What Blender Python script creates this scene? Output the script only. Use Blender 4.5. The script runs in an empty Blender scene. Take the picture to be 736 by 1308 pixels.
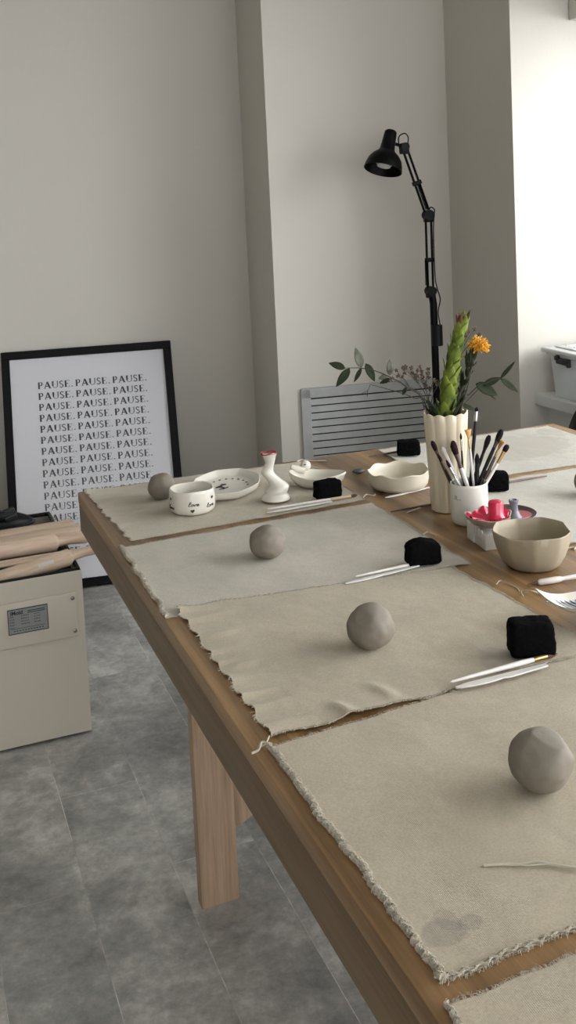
import bpy, bmesh, math, random
from mathutils import Vector, Matrix, noise, Euler
random.seed(7)
PI = math.pi
SC = bpy.context.scene
COL = SC.collection
TZ = 0.75                                   # table top height
A = math.radians(8.78)                      # walls are turned against the table
XP = Vector((math.cos(A), -math.sin(A), 0)); YP = Vector((math.sin(A), math.cos(A), 0))
def W(a, b, z=0): return XP*a + YP*b + Vector((0, 0, z))

# ------------------------------------------------------------------ materials
def new_mat(name):
    m = bpy.data.materials.new(name); m.use_nodes = True
    nt = m.node_tree; b = nt.nodes['Principled BSDF']
    return m, nt, b
def nd(nt, t, **kw):
    n = nt.nodes.new(t)
    for k, v in kw.items():
        if k in n.inputs: n.inputs[k].default_value = v
        else: setattr(n, k, v)
    return n
def rgb(c): return (c[0], c[1], c[2], 1)
def mat(name, col, rough=.6, metal=0, col2=None, scale=20, bump=0, bscale=60, coat=0, spec=.5, sss=0, stretch=None, detail=4):
    m, nt, b = new_mat(name)
    b.inputs['Base Color'].default_value = rgb(col); b.inputs['Roughness'].default_value = rough
    b.inputs['Metallic'].default_value = metal; b.inputs['Coat Weight'].default_value = coat
    b.inputs['Specular IOR Level'].default_value = spec
    tc = nd(nt, 'ShaderNodeTexCoord'); mp = nd(nt, 'ShaderNodeMapping')
    nt.links.new(tc.outputs['Object'], mp.inputs['Vector'])
    if stretch: mp.inputs['Scale'].default_value = stretch
    if col2 is None: col2 = tuple(c*.88 for c in col)
    n = nd(nt, 'ShaderNodeTexNoise', Scale=scale, Detail=detail)
    nt.links.new(mp.outputs[0], n.inputs['Vector'])
    r = nd(nt, 'ShaderNodeValToRGB'); r.color_ramp.elements[0].position = .35; r.color_ramp.elements[1].position = .65
    r.color_ramp.elements[0].color = rgb(col2); r.color_ramp.elements[1].color = rgb(col)
    nt.links.new(n.outputs['Fac'], r.inputs[0]); nt.links.new(r.outputs[0], b.inputs['Base Color'])
    if bump:
        n2 = nd(nt, 'ShaderNodeTexNoise', Scale=bscale, Detail=4); nt.links.new(mp.outputs[0], n2.inputs['Vector'])
        bp = nd(nt, 'ShaderNodeBump', Strength=bump, Distance=.002)
        nt.links.new(n2.outputs['Fac'], bp.inputs['Height']); nt.links.new(bp.outputs[0], b.inputs['Normal'])
    return m

M = {}
M['wall'] = mat('wall_paint', (.605, .58, .525), .85, col2=(.59, .565, .51), scale=1.2, bump=.15, bscale=90)
M['reveal'] = mat('reveal_paint', (.70, .71, .69), .6, col2=(.68, .69, .67), scale=1.5, bump=.05, bscale=60)
M['ceiling'] = mat('ceiling_paint', (.62, .61, .57), .9)
M['grille'] = mat('grille_paint', (.43, .44, .43), .55)
M['dark'] = mat('gap_shade_and_board', (.012, .012, .013), .9)
M['black_frame'] = mat('black_frame', (.006, .006, .007), .5, spec=.12)
M['paper'] = mat('poster_paper', (.66, .66, .69), .6, col2=(.64, .64, .675), scale=2)
M['ink'] = mat('black_ink', (.014, .014, .016), .6)
M['black_metal'] = mat('black_metal', (.003, .003, .0035), .4, spec=.10)
M['black_plastic'] = mat('black_plastic', (.007, .007, .008), .45, spec=.18)
M['dark_plastic'] = mat('dark_grey_plastic', (.02, .021, .023), .4, spec=.3)
M['sponge'] = mat('black_sponge', (.0055, .0055, .006), .95, col2=(.003, .003, .003), scale=220, bump=.5, bscale=420, spec=.03)
M['cabinet'] = mat('cream_enamel', (.56, .515, .42), .45, col2=(.545, .50, .41), scale=4)
M['cab_edge'] = mat('cream_edge', (.72, .71, .66), .4)
M['label'] = mat('label_paper', (.26, .27, .265), .35)
M['steel'] = mat('screw_steel', (.30, .28, .25), .35, metal=.9)
M['pin_wood'] = mat('beech_wood', (.64, .50, .375), .6, col2=(.54, .40, .29), scale=14, stretch=(1, 9, 9), bump=.1)
M['sticker'] = mat('sticker', (.62, .60, .57), .5)
M['ball_clay'] = mat('ball_clay', (.225, .195, .155), .7, col2=(.18, .155, .122), scale=26, bump=.35, bscale=70)
M['bowl_clay'] = mat('unglazed_clay', (.37, .315, .225), .6, col2=(.31, .26, .18), scale=14, bump=.25, bscale=40)
M['white_ceramic'] = mat('white_ceramic', (.72, .69, .61), .24, col2=(.69, .66, .57), scale=14, bump=.12, bscale=24, coat=.3)
M['cream_ceramic'] = mat('cream_ceramic', (.66, .61, .50), .40, col2=(.62, .57, .45), scale=10, bump=.15, bscale=24)
M['vase'] = mat('cream_vase', (.66, .585, .44), .48, col2=(.62, .54, .40), scale=10, bump=.15, bscale=20)
M['cup'] = mat('white_cup', (.70, .68, .62), .25, col2=(.68, .66, .60), scale=5, coat=.3)
M['red_glaze'] = mat('red_glaze', (.30, .012, .02), .18, coat=.5)
M['rim_brown'] = mat('rim_brown', (.20, .09, .06), .4)
M['motif'] = mat('dark_motif', (.03, .022, .022), .4)
M['plaster'] = mat('white_plaster', (.74, .72, .67), .6, bump=.15)
M['dish_clay'] = mat('dish_clay', (.42, .33, .27), .5)
M['pink_glaze'] = mat('pink_glaze', (.72, .018, .085), .22, col2=(.55, .012, .06), scale=30, coat=.4)
M['dull_pink'] = mat('dull_pink_glaze', (.42, .10, .12), .4)
M['dark_glaze'] = mat('dark_glaze', (.075, .045, .045), .3, coat=.3)
M['grey_glaze'] = mat('grey_glaze', (.20, .21, .24), .35)
M['white_plastic'] = mat('white_plastic', (.68, .66, .62), .35)
M['handle_white'] = mat('white_lacquer', (.74, .70, .66), .3)
M['handle_black'] = mat('black_lacquer', (.006, .006, .007), .3, spec=.25)
M['handle_brown'] = mat('brown_lacquer', (.10, .05, .035), .35)
M['handle_natural'] = mat('natural_handle', (.56, .42, .27), .5)
M['ferrule_brass'] = mat('brass', (.62, .40, .16), .28, metal=.9)
M['ferrule_steel'] = mat('nickel', (.60, .58, .55), .25, metal=.95)
M['ferrule_dark'] = mat('dark_ferrule', (.11, .075, .065), .35, metal=.5)
M['bristle_brown'] = mat('brown_bristle', (.10, .035, .022), .8, scale=200)
M['bristle_dark'] = mat('dark_bristle', (.026, .011, .012), .8, scale=200, spec=.1)
M['bristle_black'] = mat('black_bristle', (.012, .012, .012), .8, scale=200, spec=.1)
M['bristle_gold'] = mat('gold_bristle', (.50, .28, .10), .75, scale=200)
M['stone'] = mat('dark_green_stone', (.055, .065, .06), .5)
M['green'] = mat('fresh_bract', (.20, .25, .035), .55, col2=(.08, .12, .018), scale=45, spec=.25)
M['green_tip'] = mat('reddish_tip', (.16, .05, .035), .6)
M['leaf_dark'] = mat('dark_leaf', (.030, .040, .020), .7, col2=(.016, .022, .011), scale=30, spec=.12)
M['leaf_pale'] = mat('pale_leaf', (.16, .17, .13), .7, col2=(.06, .068, .05), scale=60, spec=.15)
M['stem'] = mat('woody_stem', (.05, .042, .03), .7)
M['yellow'] = mat('yellow_styles', (.86, .52, .05), .5, col2=(.78, .38, .02), scale=60)
M['orange'] = mat('orange_styles', (.55, .20, .02), .5)
M['wax'] = mat('wax_flower', (.16, .125, .10), .7, col2=(.06, .04, .032), scale=90, spec=.1)
M['thread'] = mat('cotton_thread', (.50, .455, .37), .95, spec=.1)
M['chair'] = mat('black_chair_shell', (.012, .012, .013), .5)
M['chair_leg'] = mat('chair_leg', (.015, .015, .016), .35, metal=.5)
M['bin_lid'] = mat('white_lid', (.72, .74, .74), .35)
M['bin_content'] = mat('bag_content', (.55, .60, .60), .5, col2=(.25, .27, .27), scale=16)

def wood_mat(name, c1, c2, c3, axis='Y', planks=.085, rough=.42, coat=.0):
    m, nt, b = new_mat(name); L = nt.links
    tc = nd(nt, 'ShaderNodeTexCoord'); mp = nd(nt, 'ShaderNodeMapping')
    L.new(tc.outputs['Object'], mp.inputs[0])
    mp.inputs['Scale'].default_value = {'Y': (34, 1.6, 34), 'Z': (34, 34, 1.8), 'X': (1.6, 34, 34)}[axis]
    n1 = nd(nt, 'ShaderNodeTexNoise', Scale=1.0, Detail=6, Distortion=.6); L.new(mp.outputs[0], n1.inputs['Vector'])
    mp2 = nd(nt, 'ShaderNodeMapping'); L.new(tc.outputs['Object'], mp2.inputs[0])
    mp2.inputs['Scale'].default_value = {'Y': (7, .5, 7), 'Z': (7, 7, .5), 'X': (.5, 7, 7)}[axis]
    n2 = nd(nt, 'ShaderNodeTexNoise', Scale=1.0, Detail=3); L.new(mp2.outputs[0], n2.inputs['Vector'])
    r = nd(nt, 'ShaderNodeValToRGB'); e = r.color_ramp.elements
    e[0].position = .36; e[0].color = rgb(c3); e[1].position = .64; e[1].color = rgb(c1)
    k = e.new(.5); k.color = rgb(c2)
    mx = nd(nt, 'ShaderNodeMath', operation='MULTIPLY_ADD'); mx.inputs[1].default_value = .55; L.new(n1.outputs['Fac'], mx.inputs[0])
    m2 = nd(nt, 'ShaderNodeMath', operation='MULTIPLY'); m2.inputs[1].default_value = .45; L.new(n2.outputs['Fac'], m2.inputs[0])
    L.new(m2.outputs[0], mx.inputs[2]); L.new(mx.outputs[0], r.inputs[0])
    # fine light flecks in the grain
    mp3 = nd(nt, 'ShaderNodeMapping'); L.new(tc.outputs['Object'], mp3.inputs[0])
    mp3.inputs['Scale'].default_value = {'Y': (260, 9, 260), 'Z': (260, 260, 9), 'X': (9, 260, 260)}[axis]
    n3 = nd(nt, 'ShaderNodeTexNoise', Scale=1.0, Detail=2); L.new(mp3.outputs[0], n3.inputs['Vector'])
    hs = nd(nt, 'ShaderNodeHueSaturation'); mr = nd(nt, 'ShaderNodeMapRange'); mr.inputs[1].default_value = .3; mr.inputs[2].default_value = .7; mr.inputs[3].default_value = .86; mr.inputs[4].default_value = 1.12
    L.new(n3.outputs['Fac'], mr.inputs[0]); L.new(mr.outputs[0], hs.inputs['Value']); L.new(r.outputs[0], hs.inputs['Color'])
    out = hs.outputs[0]
    if planks:
        sx = nd(nt, 'ShaderNodeSeparateXYZ'); L.new(tc.outputs['Object'], sx.inputs[0])
        d = nd(nt, 'ShaderNodeMath', operation='DIVIDE'); d.inputs[1].default_value = planks; L.new(sx.outputs['X'], d.inputs[0])
        fl = nd(nt, 'ShaderNodeMath', operation='FLOOR'); L.new(d.outputs[0], fl.inputs[0])
        wn = nd(nt, 'ShaderNodeTexWhiteNoise'); wn.noise_dimensions = '1D'; L.new(fl.outputs[0], wn.inputs['W'])
        mr2 = nd(nt, 'ShaderNodeMapRange'); mr2.inputs[3].default_value = .84; mr2.inputs[4].default_value = 1.16; L.new(wn.outputs['Value'], mr2.inputs[0])
        h2 = nd(nt, 'ShaderNodeHueSaturation'); L.new(mr2.outputs[0], h2.inputs['Value']); L.new(out, h2.inputs['Color']); out = h2.outputs[0]
    L.new(out, b.inputs['Base Color']); b.inputs['Roughness'].default_value = rough
    b.inputs['Coat Weight'].default_value = coat
    bp = nd(nt, 'ShaderNodeBump', Strength=.12, Distance=.001); L.new(n1.outputs['Fac'], bp.inputs['Height']); L.new(bp.outputs[0], b.inputs['Normal'])
    return m
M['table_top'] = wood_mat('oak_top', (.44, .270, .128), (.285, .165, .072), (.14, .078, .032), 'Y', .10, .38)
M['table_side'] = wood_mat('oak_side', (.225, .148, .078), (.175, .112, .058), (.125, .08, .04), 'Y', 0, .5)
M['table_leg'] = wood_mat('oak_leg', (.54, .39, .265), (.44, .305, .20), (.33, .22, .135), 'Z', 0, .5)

def floor_mat():
    m, nt, b = new_mat('concrete_vinyl_planks'); L = nt.links
    tc = nd(nt, 'ShaderNodeTexCoord'); mp = nd(nt, 'ShaderNodeMapping'); L.new(tc.outputs['Object'], mp.inputs[0])
    mp.inputs['Rotation'].default_value = (0, 0, PI/2); mp.inputs['Location'].default_value = (.12, .103, 0)
    br = nd(nt, 'ShaderNodeTexBrick', Scale=1.0); br.offset = .37; br.inputs['Mortar Size'].default_value = .0011
    br.inputs['Brick Width'].default_value = .92; br.inputs['Row Height'].default_value = .18; br.inputs['Mortar Smooth'].default_value = .3
    br.inputs['Color1'].default_value = (.93, .93, .93, 1); br.inputs['Color2'].default_value = (1.03, 1.03, 1.03, 1); br.inputs['Mortar'].default_value = (1.25, 1.24, 1.2, 1)
    L.new(mp.outputs[0], br.inputs['Vector'])
    n1 = nd(nt, 'ShaderNodeTexNoise', Scale=4.4, Detail=14, Roughness=.72, Distortion=.12)
    # shift the cloud pattern from plank to plank
    sx = nd(nt, 'ShaderNodeVectorMath', operation='MULTIPLY_ADD'); sx.inputs[1].default_value = (3, 3, 3)
    L.new(br.outputs['Color'], sx.inputs[0]); L.new(tc.outputs['Object'], sx.inputs[2]); L.new(sx.outputs[0], n1.inputs['Vector'])
    r = nd(nt, 'ShaderNodeValToRGB'); e = r.color_ramp.elements
    e[0].position = .36; e[0].color = (.30, .298, .285, 1); e[1].position = .64; e[1].color = (.82, .81, .77, 1)
    k = e.new(.5); k.color = (.48, .475, .455, 1)
    L.new(n1.outputs['Fac'], r.inputs[0])
    n2 = nd(nt, 'ShaderNodeTexNoise', Scale=45, Detail=5, Roughness=.7); L.new(tc.outputs['Object'], n2.inputs['Vector'])
    mr = nd(nt, 'ShaderNodeMapRange'); mr.inputs[1].default_value = .3; mr.inputs[2].default_value = .7; mr.inputs[3].default_value = .80; mr.inputs[4].default_value = 1.18
    L.new(n2.outputs['Fac'], mr.inputs[0])
    m1 = nd(nt, 'ShaderNodeMix', data_type='RGBA', blend_type='MULTIPLY'); m1.inputs[0].default_value = 1
    L.new(r.outputs[0], m1.inputs[6]); L.new(br.outputs['Color'], m1.inputs[7])
    h = nd(nt, 'ShaderNodeHueSaturation'); L.new(m1.outputs[2], h.inputs['Color']); L.new(mr.outputs[0], h.inputs['Value'])
    L.new(h.outputs[0], b.inputs['Base Color']); b.inputs['Roughness'].default_value = .42
    bp = nd(nt, 'ShaderNodeBump', Strength=.15, Distance=.001); L.new(n2.outputs['Fac'], bp.inputs['Height']); L.new(bp.outputs[0], b.inputs['Normal'])
    return m
M['floor'] = floor_mat()

def cloth_mat(name, col, stains=()):
    m, nt, b = new_mat(name); L = nt.links
    tc = nd(nt, 'ShaderNodeTexCoord')
    n1 = nd(nt, 'ShaderNodeTexNoise', Scale=9, Detail=6, Roughness=.6); L.new(tc.outputs['Object'], n1.inputs['Vector'])
    r = nd(nt, 'ShaderNodeValToRGB'); r.color_ramp.elements[0].position = .3; r.color_ramp.elements[1].position = .7
    r.color_ramp.elements[0].color = rgb([c*.86 for c in col]); r.color_ramp.elements[1].color = rgb([min(c*1.06, 1) for c in col])
    L.new(n1.outputs['Fac'], r.inputs[0]); out = r.outputs[0]
    n4 = nd(nt, 'ShaderNodeTexNoise', Scale=420, Detail=2); L.new(tc.outputs['Object'], n4.inputs['Vector'])
    mr = nd(nt, 'ShaderNodeMapRange'); mr.inputs[1].default_value = .3; mr.inputs[2].default_value = .7; mr.inputs[3].default_value = .9; mr.inputs[4].default_value = 1.08
    L.new(n4.outputs['Fac'], mr.inputs[0]); hs = nd(nt, 'ShaderNodeHueSaturation'); L.new(out, hs.inputs['Color']); L.new(mr.outputs[0], hs.inputs['Value']); out = hs.outputs[0]
    n3 = nd(nt, 'ShaderNodeTexNoise', Scale=30, Detail=4); L.new(tc.outputs['Object'], n3.inputs['Vector'])
    for (sx, sy, rx, ry, st, sc) in stains:
        mp = nd(nt, 'ShaderNodeMapping'); mp.vector_type = 'POINT'; L.new(tc.outputs['Object'], mp.inputs[0])
        mp.inputs['Location'].default_value = (-sx/rx, -sy/ry, -TZ); mp.inputs['Scale'].default_value = (1/rx, 1/ry, 1)
        ln = nd(nt, 'ShaderNodeVectorMath', operation='LENGTH'); L.new(mp.outputs[0], ln.inputs[0])
        ad = nd(nt, 'ShaderNodeMath', operation='MULTIPLY_ADD'); ad.inputs[1].default_value = .9; L.new(n3.outputs['Fac'], ad.inputs[0]); L.new(ln.outputs['Value'], ad.inputs[2])
        m2 = nd(nt, 'ShaderNodeMapRange', interpolation_type='SMOOTHSTEP'); m2.inputs[1].default_value = 1.30; m2.inputs[2].default_value = 1.55; m2.inputs[3].default_value = st; m2.inputs[4].default_value = 0
        L.new(ad.outputs[0], m2.inputs[0])
        mx = nd(nt, 'ShaderNodeMix', data_type='RGBA'); L.new(m2.outputs[0], mx.inputs[0]); L.new(out, mx.inputs[6]); mx.inputs[7].default_value = rgb(sc); out = mx.outputs[2]
    L.new(out, b.inputs['Base Color']); b.inputs['Roughness'].default_value = .95; b.inputs['Specular IOR Level'].default_value = .15
    b.inputs['Sheen Weight'].default_value = .15
    # weave
    wv = nd(nt, 'ShaderNodeTexWave', Scale=190, Distortion=1.2); L.new(tc.outputs['Object'], wv.inputs['Vector']); wv.bands_direction = 'X'
    wv2 = nd(nt, 'ShaderNodeTexWave', Scale=190, Distortion=1.2); L.new(tc.outputs['Object'], wv2.inputs['Vector']); wv2.bands_direction = 'Y'
    ad = nd(nt, 'ShaderNodeMath', operation='ADD'); L.new(wv.outputs['Fac'], ad.inputs[0]); L.new(wv2.outputs['Fac'], ad.inputs[1])
    ad2 = nd(nt, 'ShaderNodeMath', operation='MULTIPLY_ADD'); ad2.inputs[1].default_value = .8; L.new(n4.outputs['Fac'], ad2.inputs[0]); L.new(ad.outputs[0], ad2.inputs[2])
    bp = nd(nt, 'ShaderNodeBump', Strength=.22, Distance=.0005); L.new(ad2.outputs[0], bp.inputs['Height']); L.new(bp.outputs[0], b.inputs['Normal'])
    return m

def glass_thin(name, tint=(1, 1, 1), rough=.02, refl=.08, mixw=None, body=None, bodyw=0):
    m = bpy.data.materials.new(name); m.use_nodes = True; nt = m.node_tree; nt.nodes.clear(); L = nt.links
    o = nd(nt, 'ShaderNodeOutputMaterial'); t = nd(nt, 'ShaderNodeBsdfTransparent'); t.inputs[0].default_value = rgb(tint)
    g = nd(nt, 'ShaderNodeBsdfGlossy'); g.inputs['Roughness'].default_value = rough
    f = nd(nt, 'ShaderNodeFresnel'); ge = nd(nt, 'ShaderNodeNewGeometry'); mr = nd(nt, 'ShaderNodeMapRange')
    mr.inputs[3].default_value = 1.45; mr.inputs[4].default_value = 1/1.45; L.new(ge.outputs['Backfacing'], mr.inputs[0]); L.new(mr.outputs[0], f.inputs[0])   # same reflectance on both faces of the pane
    mx = nd(nt, 'ShaderNodeMixShader'); L.new(f.outputs[0], mx.inputs[0]); L.new(t.outputs[0], mx.inputs[1]); L.new(g.outputs[0], mx.inputs[2])
    out = mx.outputs[0]
    if body:
        d = nd(nt, 'ShaderNodeBsdfDiffuse'); d.inputs[0].default_value = rgb(body)
        m2 = nd(nt, 'ShaderNodeMixShader'); m2.inputs[0].default_value = bodyw; L.new(out, m2.inputs[1]); L.new(d.outputs[0], m2.inputs[2]); out = m2.outputs[0]
    L.new(out, o.inputs[0]); return m
M['glass'] = glass_thin('clear_glass')
M['glazing'] = glass_thin('poster_glass', rough=.16)
M['cloudy'] = glass_thin('cloudy_plastic', (.9, .92, .93), .25, body=(.88, .92, .93), bodyw=.68)

# ------------------------------------------------------------------ geometry helpers
class MB:
    def __init__(s): s.bm = bmesh.new()
    def box(s, c, size, rot=None, bev=0, seg=2):
        r = bmesh.ops.create_cube(s.bm, size=1); vs = r['verts']
        bmesh.ops.scale(s.bm, vec=size, verts=vs)
        if bev:
            es = list({e for v in vs for e in v.link_edges})
            q = bmesh.ops.bevel(s.bm, geom=es, offset=bev, segments=seg, profile=.5, affect='EDGES'); vs = list({v for v in q['verts']} | {v for v in vs if v.is_valid})
        mt = Matrix.Translation(Vector(c))
        if rot is not None: mt = mt @ (rot.to_matrix().to_4x4() if isinstance(rot, Euler) else rot)
        vs = [v for v in vs if v.is_valid]
        bmesh.ops.transform(s.bm, matrix=mt, verts=vs); return s
    def tube(s, pts, rad, n=8, caps=True, smooth=0):
        pts = [Vector(p) for p in pts]
        rr = rad if isinstance(rad, (list, tuple)) else [rad]*len(pts)
        if smooth: pts, rr = catmull(pts, rr, smooth)
        prev = None; rings = []; up = None
        for i, p in enumerate(pts):
            t = (pts[min(i+1, len(pts)-1)] - pts[max(i-1, 0)]).normalized()
            if up is None:
                up = t.orthogonal().normalized()
            else:
                up = (up - t*up.dot(t)); up = up.normalized() if up.length > 1e-6 else t.orthogonal().normalized()
            sd = t.cross(up)
            ring = [s.bm.verts.new(p + (up*math.cos(2*PI*k/n) + sd*math.sin(2*PI*k/n))*rr[i]) for k in range(n)]
            if prev:
                for k in range(n): s.bm.faces.new((prev[k], prev[(k+1) % n], ring[(k+1) % n], ring[k]))
            rings.append(ring); prev = ring
        if caps:
            s.bm.faces.new(rings[0][::-1]); s.bm.faces.new(rings[-1])
        return s
    def lathe(s, prof, n=48, mod=None, c=(0, 0, 0), close=False, caps=True):
        """prof: list of (r, z); mod(theta, i, r, z) -> (x, y, z)"""
        rings = []
        c = Vector(c)
        for i, (r, z) in enumerate(prof):
            ring = []
            for k in range(n):
                th = 2*PI*k/n
                p = Vector(mod(th, i, r, z)) if mod else Vector((r*math.cos(th), r*math.sin(th), z))
                ring.append(s.bm.verts.new(p + c))
            rings.append(ring)
        for i in range(len(rings)-1):
            for k in range(n): s.bm.faces.new((rings[i][k], rings[i][(k+1) % n], rings[i+1][(k+1) % n], rings[i+1][k]))
        if caps:
            s.bm.faces.new(rings[0][::-1]); s.bm.faces.new(rings[-1])
        return s
    def poly(s, pts, thick=None, direction=(0, 0, 1)):
        vs = [s.bm.verts.new(Vector(p)) for p in pts]; f = s.bm.faces.new(vs)
        if thick:
            q = bmesh.ops.extrude_face_region(s.bm, geom=[f]); nv = [e for e in q['geom'] if isinstance(e, bmesh.types.BMVert)]
            bmesh.ops.translate(s.bm, vec=Vector(direction)*thick, verts=nv)
        return s
    def build(s, name, m, parent=None, smooth=True, mods=None, angle=40, fix=True):
        if fix: bmesh.ops.recalc_face_normals(s.bm, faces=s.bm.faces)
        me = bpy.data.meshes.new(name); s.bm.to_mesh(me); s.bm.free()
        o = bpy.data.objects.new(name, me); COL.objects.link(o); me.materials.append(m)
        if smooth:
            for p in me.polygons: p.use_smooth = True
            me.set_sharp_from_angle(angle=math.radians(angle))
        if parent: o.parent = parent
        return o
def catmull(P, R, k):
    out, rr = [], []
    for i in range(len(P)-1):
        p0, p1, p2, p3 = P[max(i-1, 0)], P[i], P[i+1], P[min(i+2, len(P)-1)]
        for j in range(k):
            t = j/k
            out.append(.5*((2*p1) + (p2-p0)*t + (2*p0-5*p1+4*p2-p3)*t*t + (-p0+3*p1-3*p2+p3)*t**3)); rr.append(R[i]*(1-t)+R[i+1]*t)
    out.append(P[-1]); rr.append(R[-1]); return out, rr
def tag(o, label=None, cat=None, group=None, kind=None):
    if label: o['label'] = label
    if cat: o['category'] = cat
    if group: o['group'] = group
    if kind: o['kind'] = kind
    return o
def empty(name, loc, rz=0, label=None, cat=None, group=None):
    o = bpy.data.objects.new(name, None); COL.objects.link(o); o.location = loc; o.rotation_euler = (0, 0, rz); o.empty_display_size = .02
    return tag(o, label, cat, group)
def structure(name, mb, m, parent=None, **k):
    o = mb.build(name, m, parent, smooth=False, **k)
    if not parent: o['kind'] = 'structure'
    return o
def fn(p, s, seed=0): return noise.noise(Vector((p[0]*s+seed*7.3, p[1]*s+seed*3.1, (p[2] if len(p) > 2 else 0)*s+seed*1.7)))

# ------------------------------------------------------------------ the room
structure('floor', MB().box((.3, .6, -.05), (5.2, 8.4, .1)), M['floor'])
structure('ceiling', MB().box((.3, .6, 2.75), (5.2, 8.4, .1)), M['ceiling'])
# back wall: flat bay behind the poster, then a step forward, then the pillar beside the window
outline = [W(-2.2, 3.95), W(.70, 3.95), W(.70, 3.449), W(1.364, 3.449), W(1.364, 2.907), W(1.87, 2.907), W(1.87, 4.25), W(-2.2, 4.25)]
b = MB(); b.poly([(p.x, p.y, 0) for p in outline], 2.7)
structure('wall_back', b, M['wall'])
b = MB().box((-1.95, .6, 1.35), (.12, 8.4, 2.7)); structure('wall_left', b, mat('low_bounce_wall_paint', (.26, .25, .22), .85))  # unseen side wall, coloured dark to cut bounce onto the left-facing faces
# right wall with a wide window opening; its far jamb is the pillar
XR = 1.885; YJ = 2.60; DEP = .30
b = MB()
b.box((XR+DEP/2, .25, .345), (DEP, 5.0, .69)); b.box((XR+DEP/2, .25, 2.36), (DEP, 5.0, .68))
b.box((XR+DEP/2, -2.5, 1.355), (DEP, 1.4, 1.34))
structure('wall_right', b, M['reveal'])
b = MB().box((XR+DEP/2-.0225, .49, .708), (DEP+.045, 4.34, .036), bev=.004); structure('trim_1', b, M['reveal'])     # window sill
b = MB().box((XR+.185, .42, 1.952), (.17, 4.42, .136)); structure('trim_2', b, M['wall'])
# window
win = MB()
x0 = XR+DEP-.06
for y in (-1.78, -.69, .42, 1.5, 2.585): win.box((x0, y, 1.355), (.05, .05, 1.33), bev=.004)
for z in (.72, 1.99): win.box((x0, .4, z), (.05, 4.4, .05), bev=.004)
wn_ = structure('window_1', win, M['reveal'])
pn = MB().box((x0, .4, 1.355), (.004, 4.3, 1.24)); structure('window_pane', pn, M['glass'], wn_)
# skirting along the left bay
b = MB(); p = [W(-2.2, 3.945), W(.695, 3.945), W(.695, 3.935), W(-2.2, 3.935)]; b.poly([(q.x, q.y, 0) for q in p], .06); structure('baseboard_back', b, M['wall'])

# ------------------------------------------------------------------ wall grille
gr = empty('vent_grille', W(.778, 3.449, .12), -A, 'pale grey louvred metal grille on the back wall behind the table', 'vent')
gw, gh = .52, .58
b = MB(); bw = .035
for c, sz in (((gw/2, -.007, bw/2), (gw, .014, bw)), ((gw/2, -.007, gh-bw/2+.004), (gw, .014, bw)), ((bw/2-.002, -.007, gh/2), (bw, .014, gh)), ((gw-bw/2+.002, -.007, gh/2), (bw, .014, gh))): b.box(c, sz, bev=.001, seg=1)
b.build('grille_frame', M['grille'], gr, smooth=False)
MB().box((gw/2, -.0012, gh/2), (gw-.04, .002, gh-.04)).build('gap_shade_sheet', M['dark'], gr, smooth=False)  # black sheet paints in the shade seen between the louvres
n = 20; pitch = .0258
for k in range(n):
    z = gh-bw-.012-pitch*k
    MB().box((gw/2, -.010, z), (gw-2*bw+.004, .0018, .0212), rot=Euler((math.radians(-12), 0, 0)), bev=0).build('louvre', M['grille'], gr, smooth=False)

# ------------------------------------------------------------------ poster
PW, PH = .640, .885
lean = math.asin(.262/PH)
base = W(-.270, 3.66, .004)
po = empty('framed_poster', base, -A, 'black framed poster of repeated PAUSE. lettering leaning on the back wall', 'poster')
po.rotation_euler = Euler((-lean, 0, -A), 'XYZ')
fb = .030; ft = .022
b = MB(); b.box((PW/2, 0, fb/2), (PW, ft, fb), bev=.0015, seg=1); b.box((PW/2, 0, PH-fb/2), (PW, ft, fb), bev=.0015, seg=1)
b.box((fb/2, 0, PH/2), (fb, ft, PH-2*fb), bev=.001, seg=1); b.box((PW-fb/2, 0, PH/2), (fb, ft, PH-2*fb), bev=.001, seg=1)
b.build('frame', M['black_frame'], po, smooth=False)
MB().box((PW/2, .004, PH/2), (PW-fb*1.6, .003, PH-fb*1.6)).build('print_sheet', M['paper'], po, smooth=False)
MB().box((PW/2, -.004, PH/2), (PW-fb*1.6, .002, PH-fb*1.6)).build('glazing', M['glazing'], po, smooth=False)
TH, TN = .21, .105
def seg(p, q, t):
    dx, dz = q[0]-p[0], q[1]-p[1]; l = math.hypot(dx, dz); nx, nz = -dz/l*t/2, dx/l*t/2
    return [(p[0]+nx, p[1]+nz), (q[0]+nx, q[1]+nz), (q[0]-nx, q[1]-nz), (p[0]-nx, p[1]-nz)]
def arc(cx, cz, rx, rz, a0, a1, t0, t1, n=12):
    o = []
    for i in range(n):
        u, v = i/n, (i+1)/n; a, c = math.radians(a0+(a1-a0)*u), math.radians(a0+(a1-a0)*v)
        def tt(x): return t0+(t1-t0)*math.sin(PI*x)
        ta, tc_ = tt(u)/2, tt(v)/2
        o.append([(cx+(rx+ta)*math.cos(a), cz+(rz+ta)*math.sin(a)), (cx+(rx+tc_)*math.cos(c), cz+(rz+tc_)*math.sin(c)), (cx+(rx-tc_)*math.cos(c), cz+(rz-tc_)*math.sin(c)), (cx+(rx-ta)*math.cos(a), cz+(rz-ta)*math.sin(a))])
    return o
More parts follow.
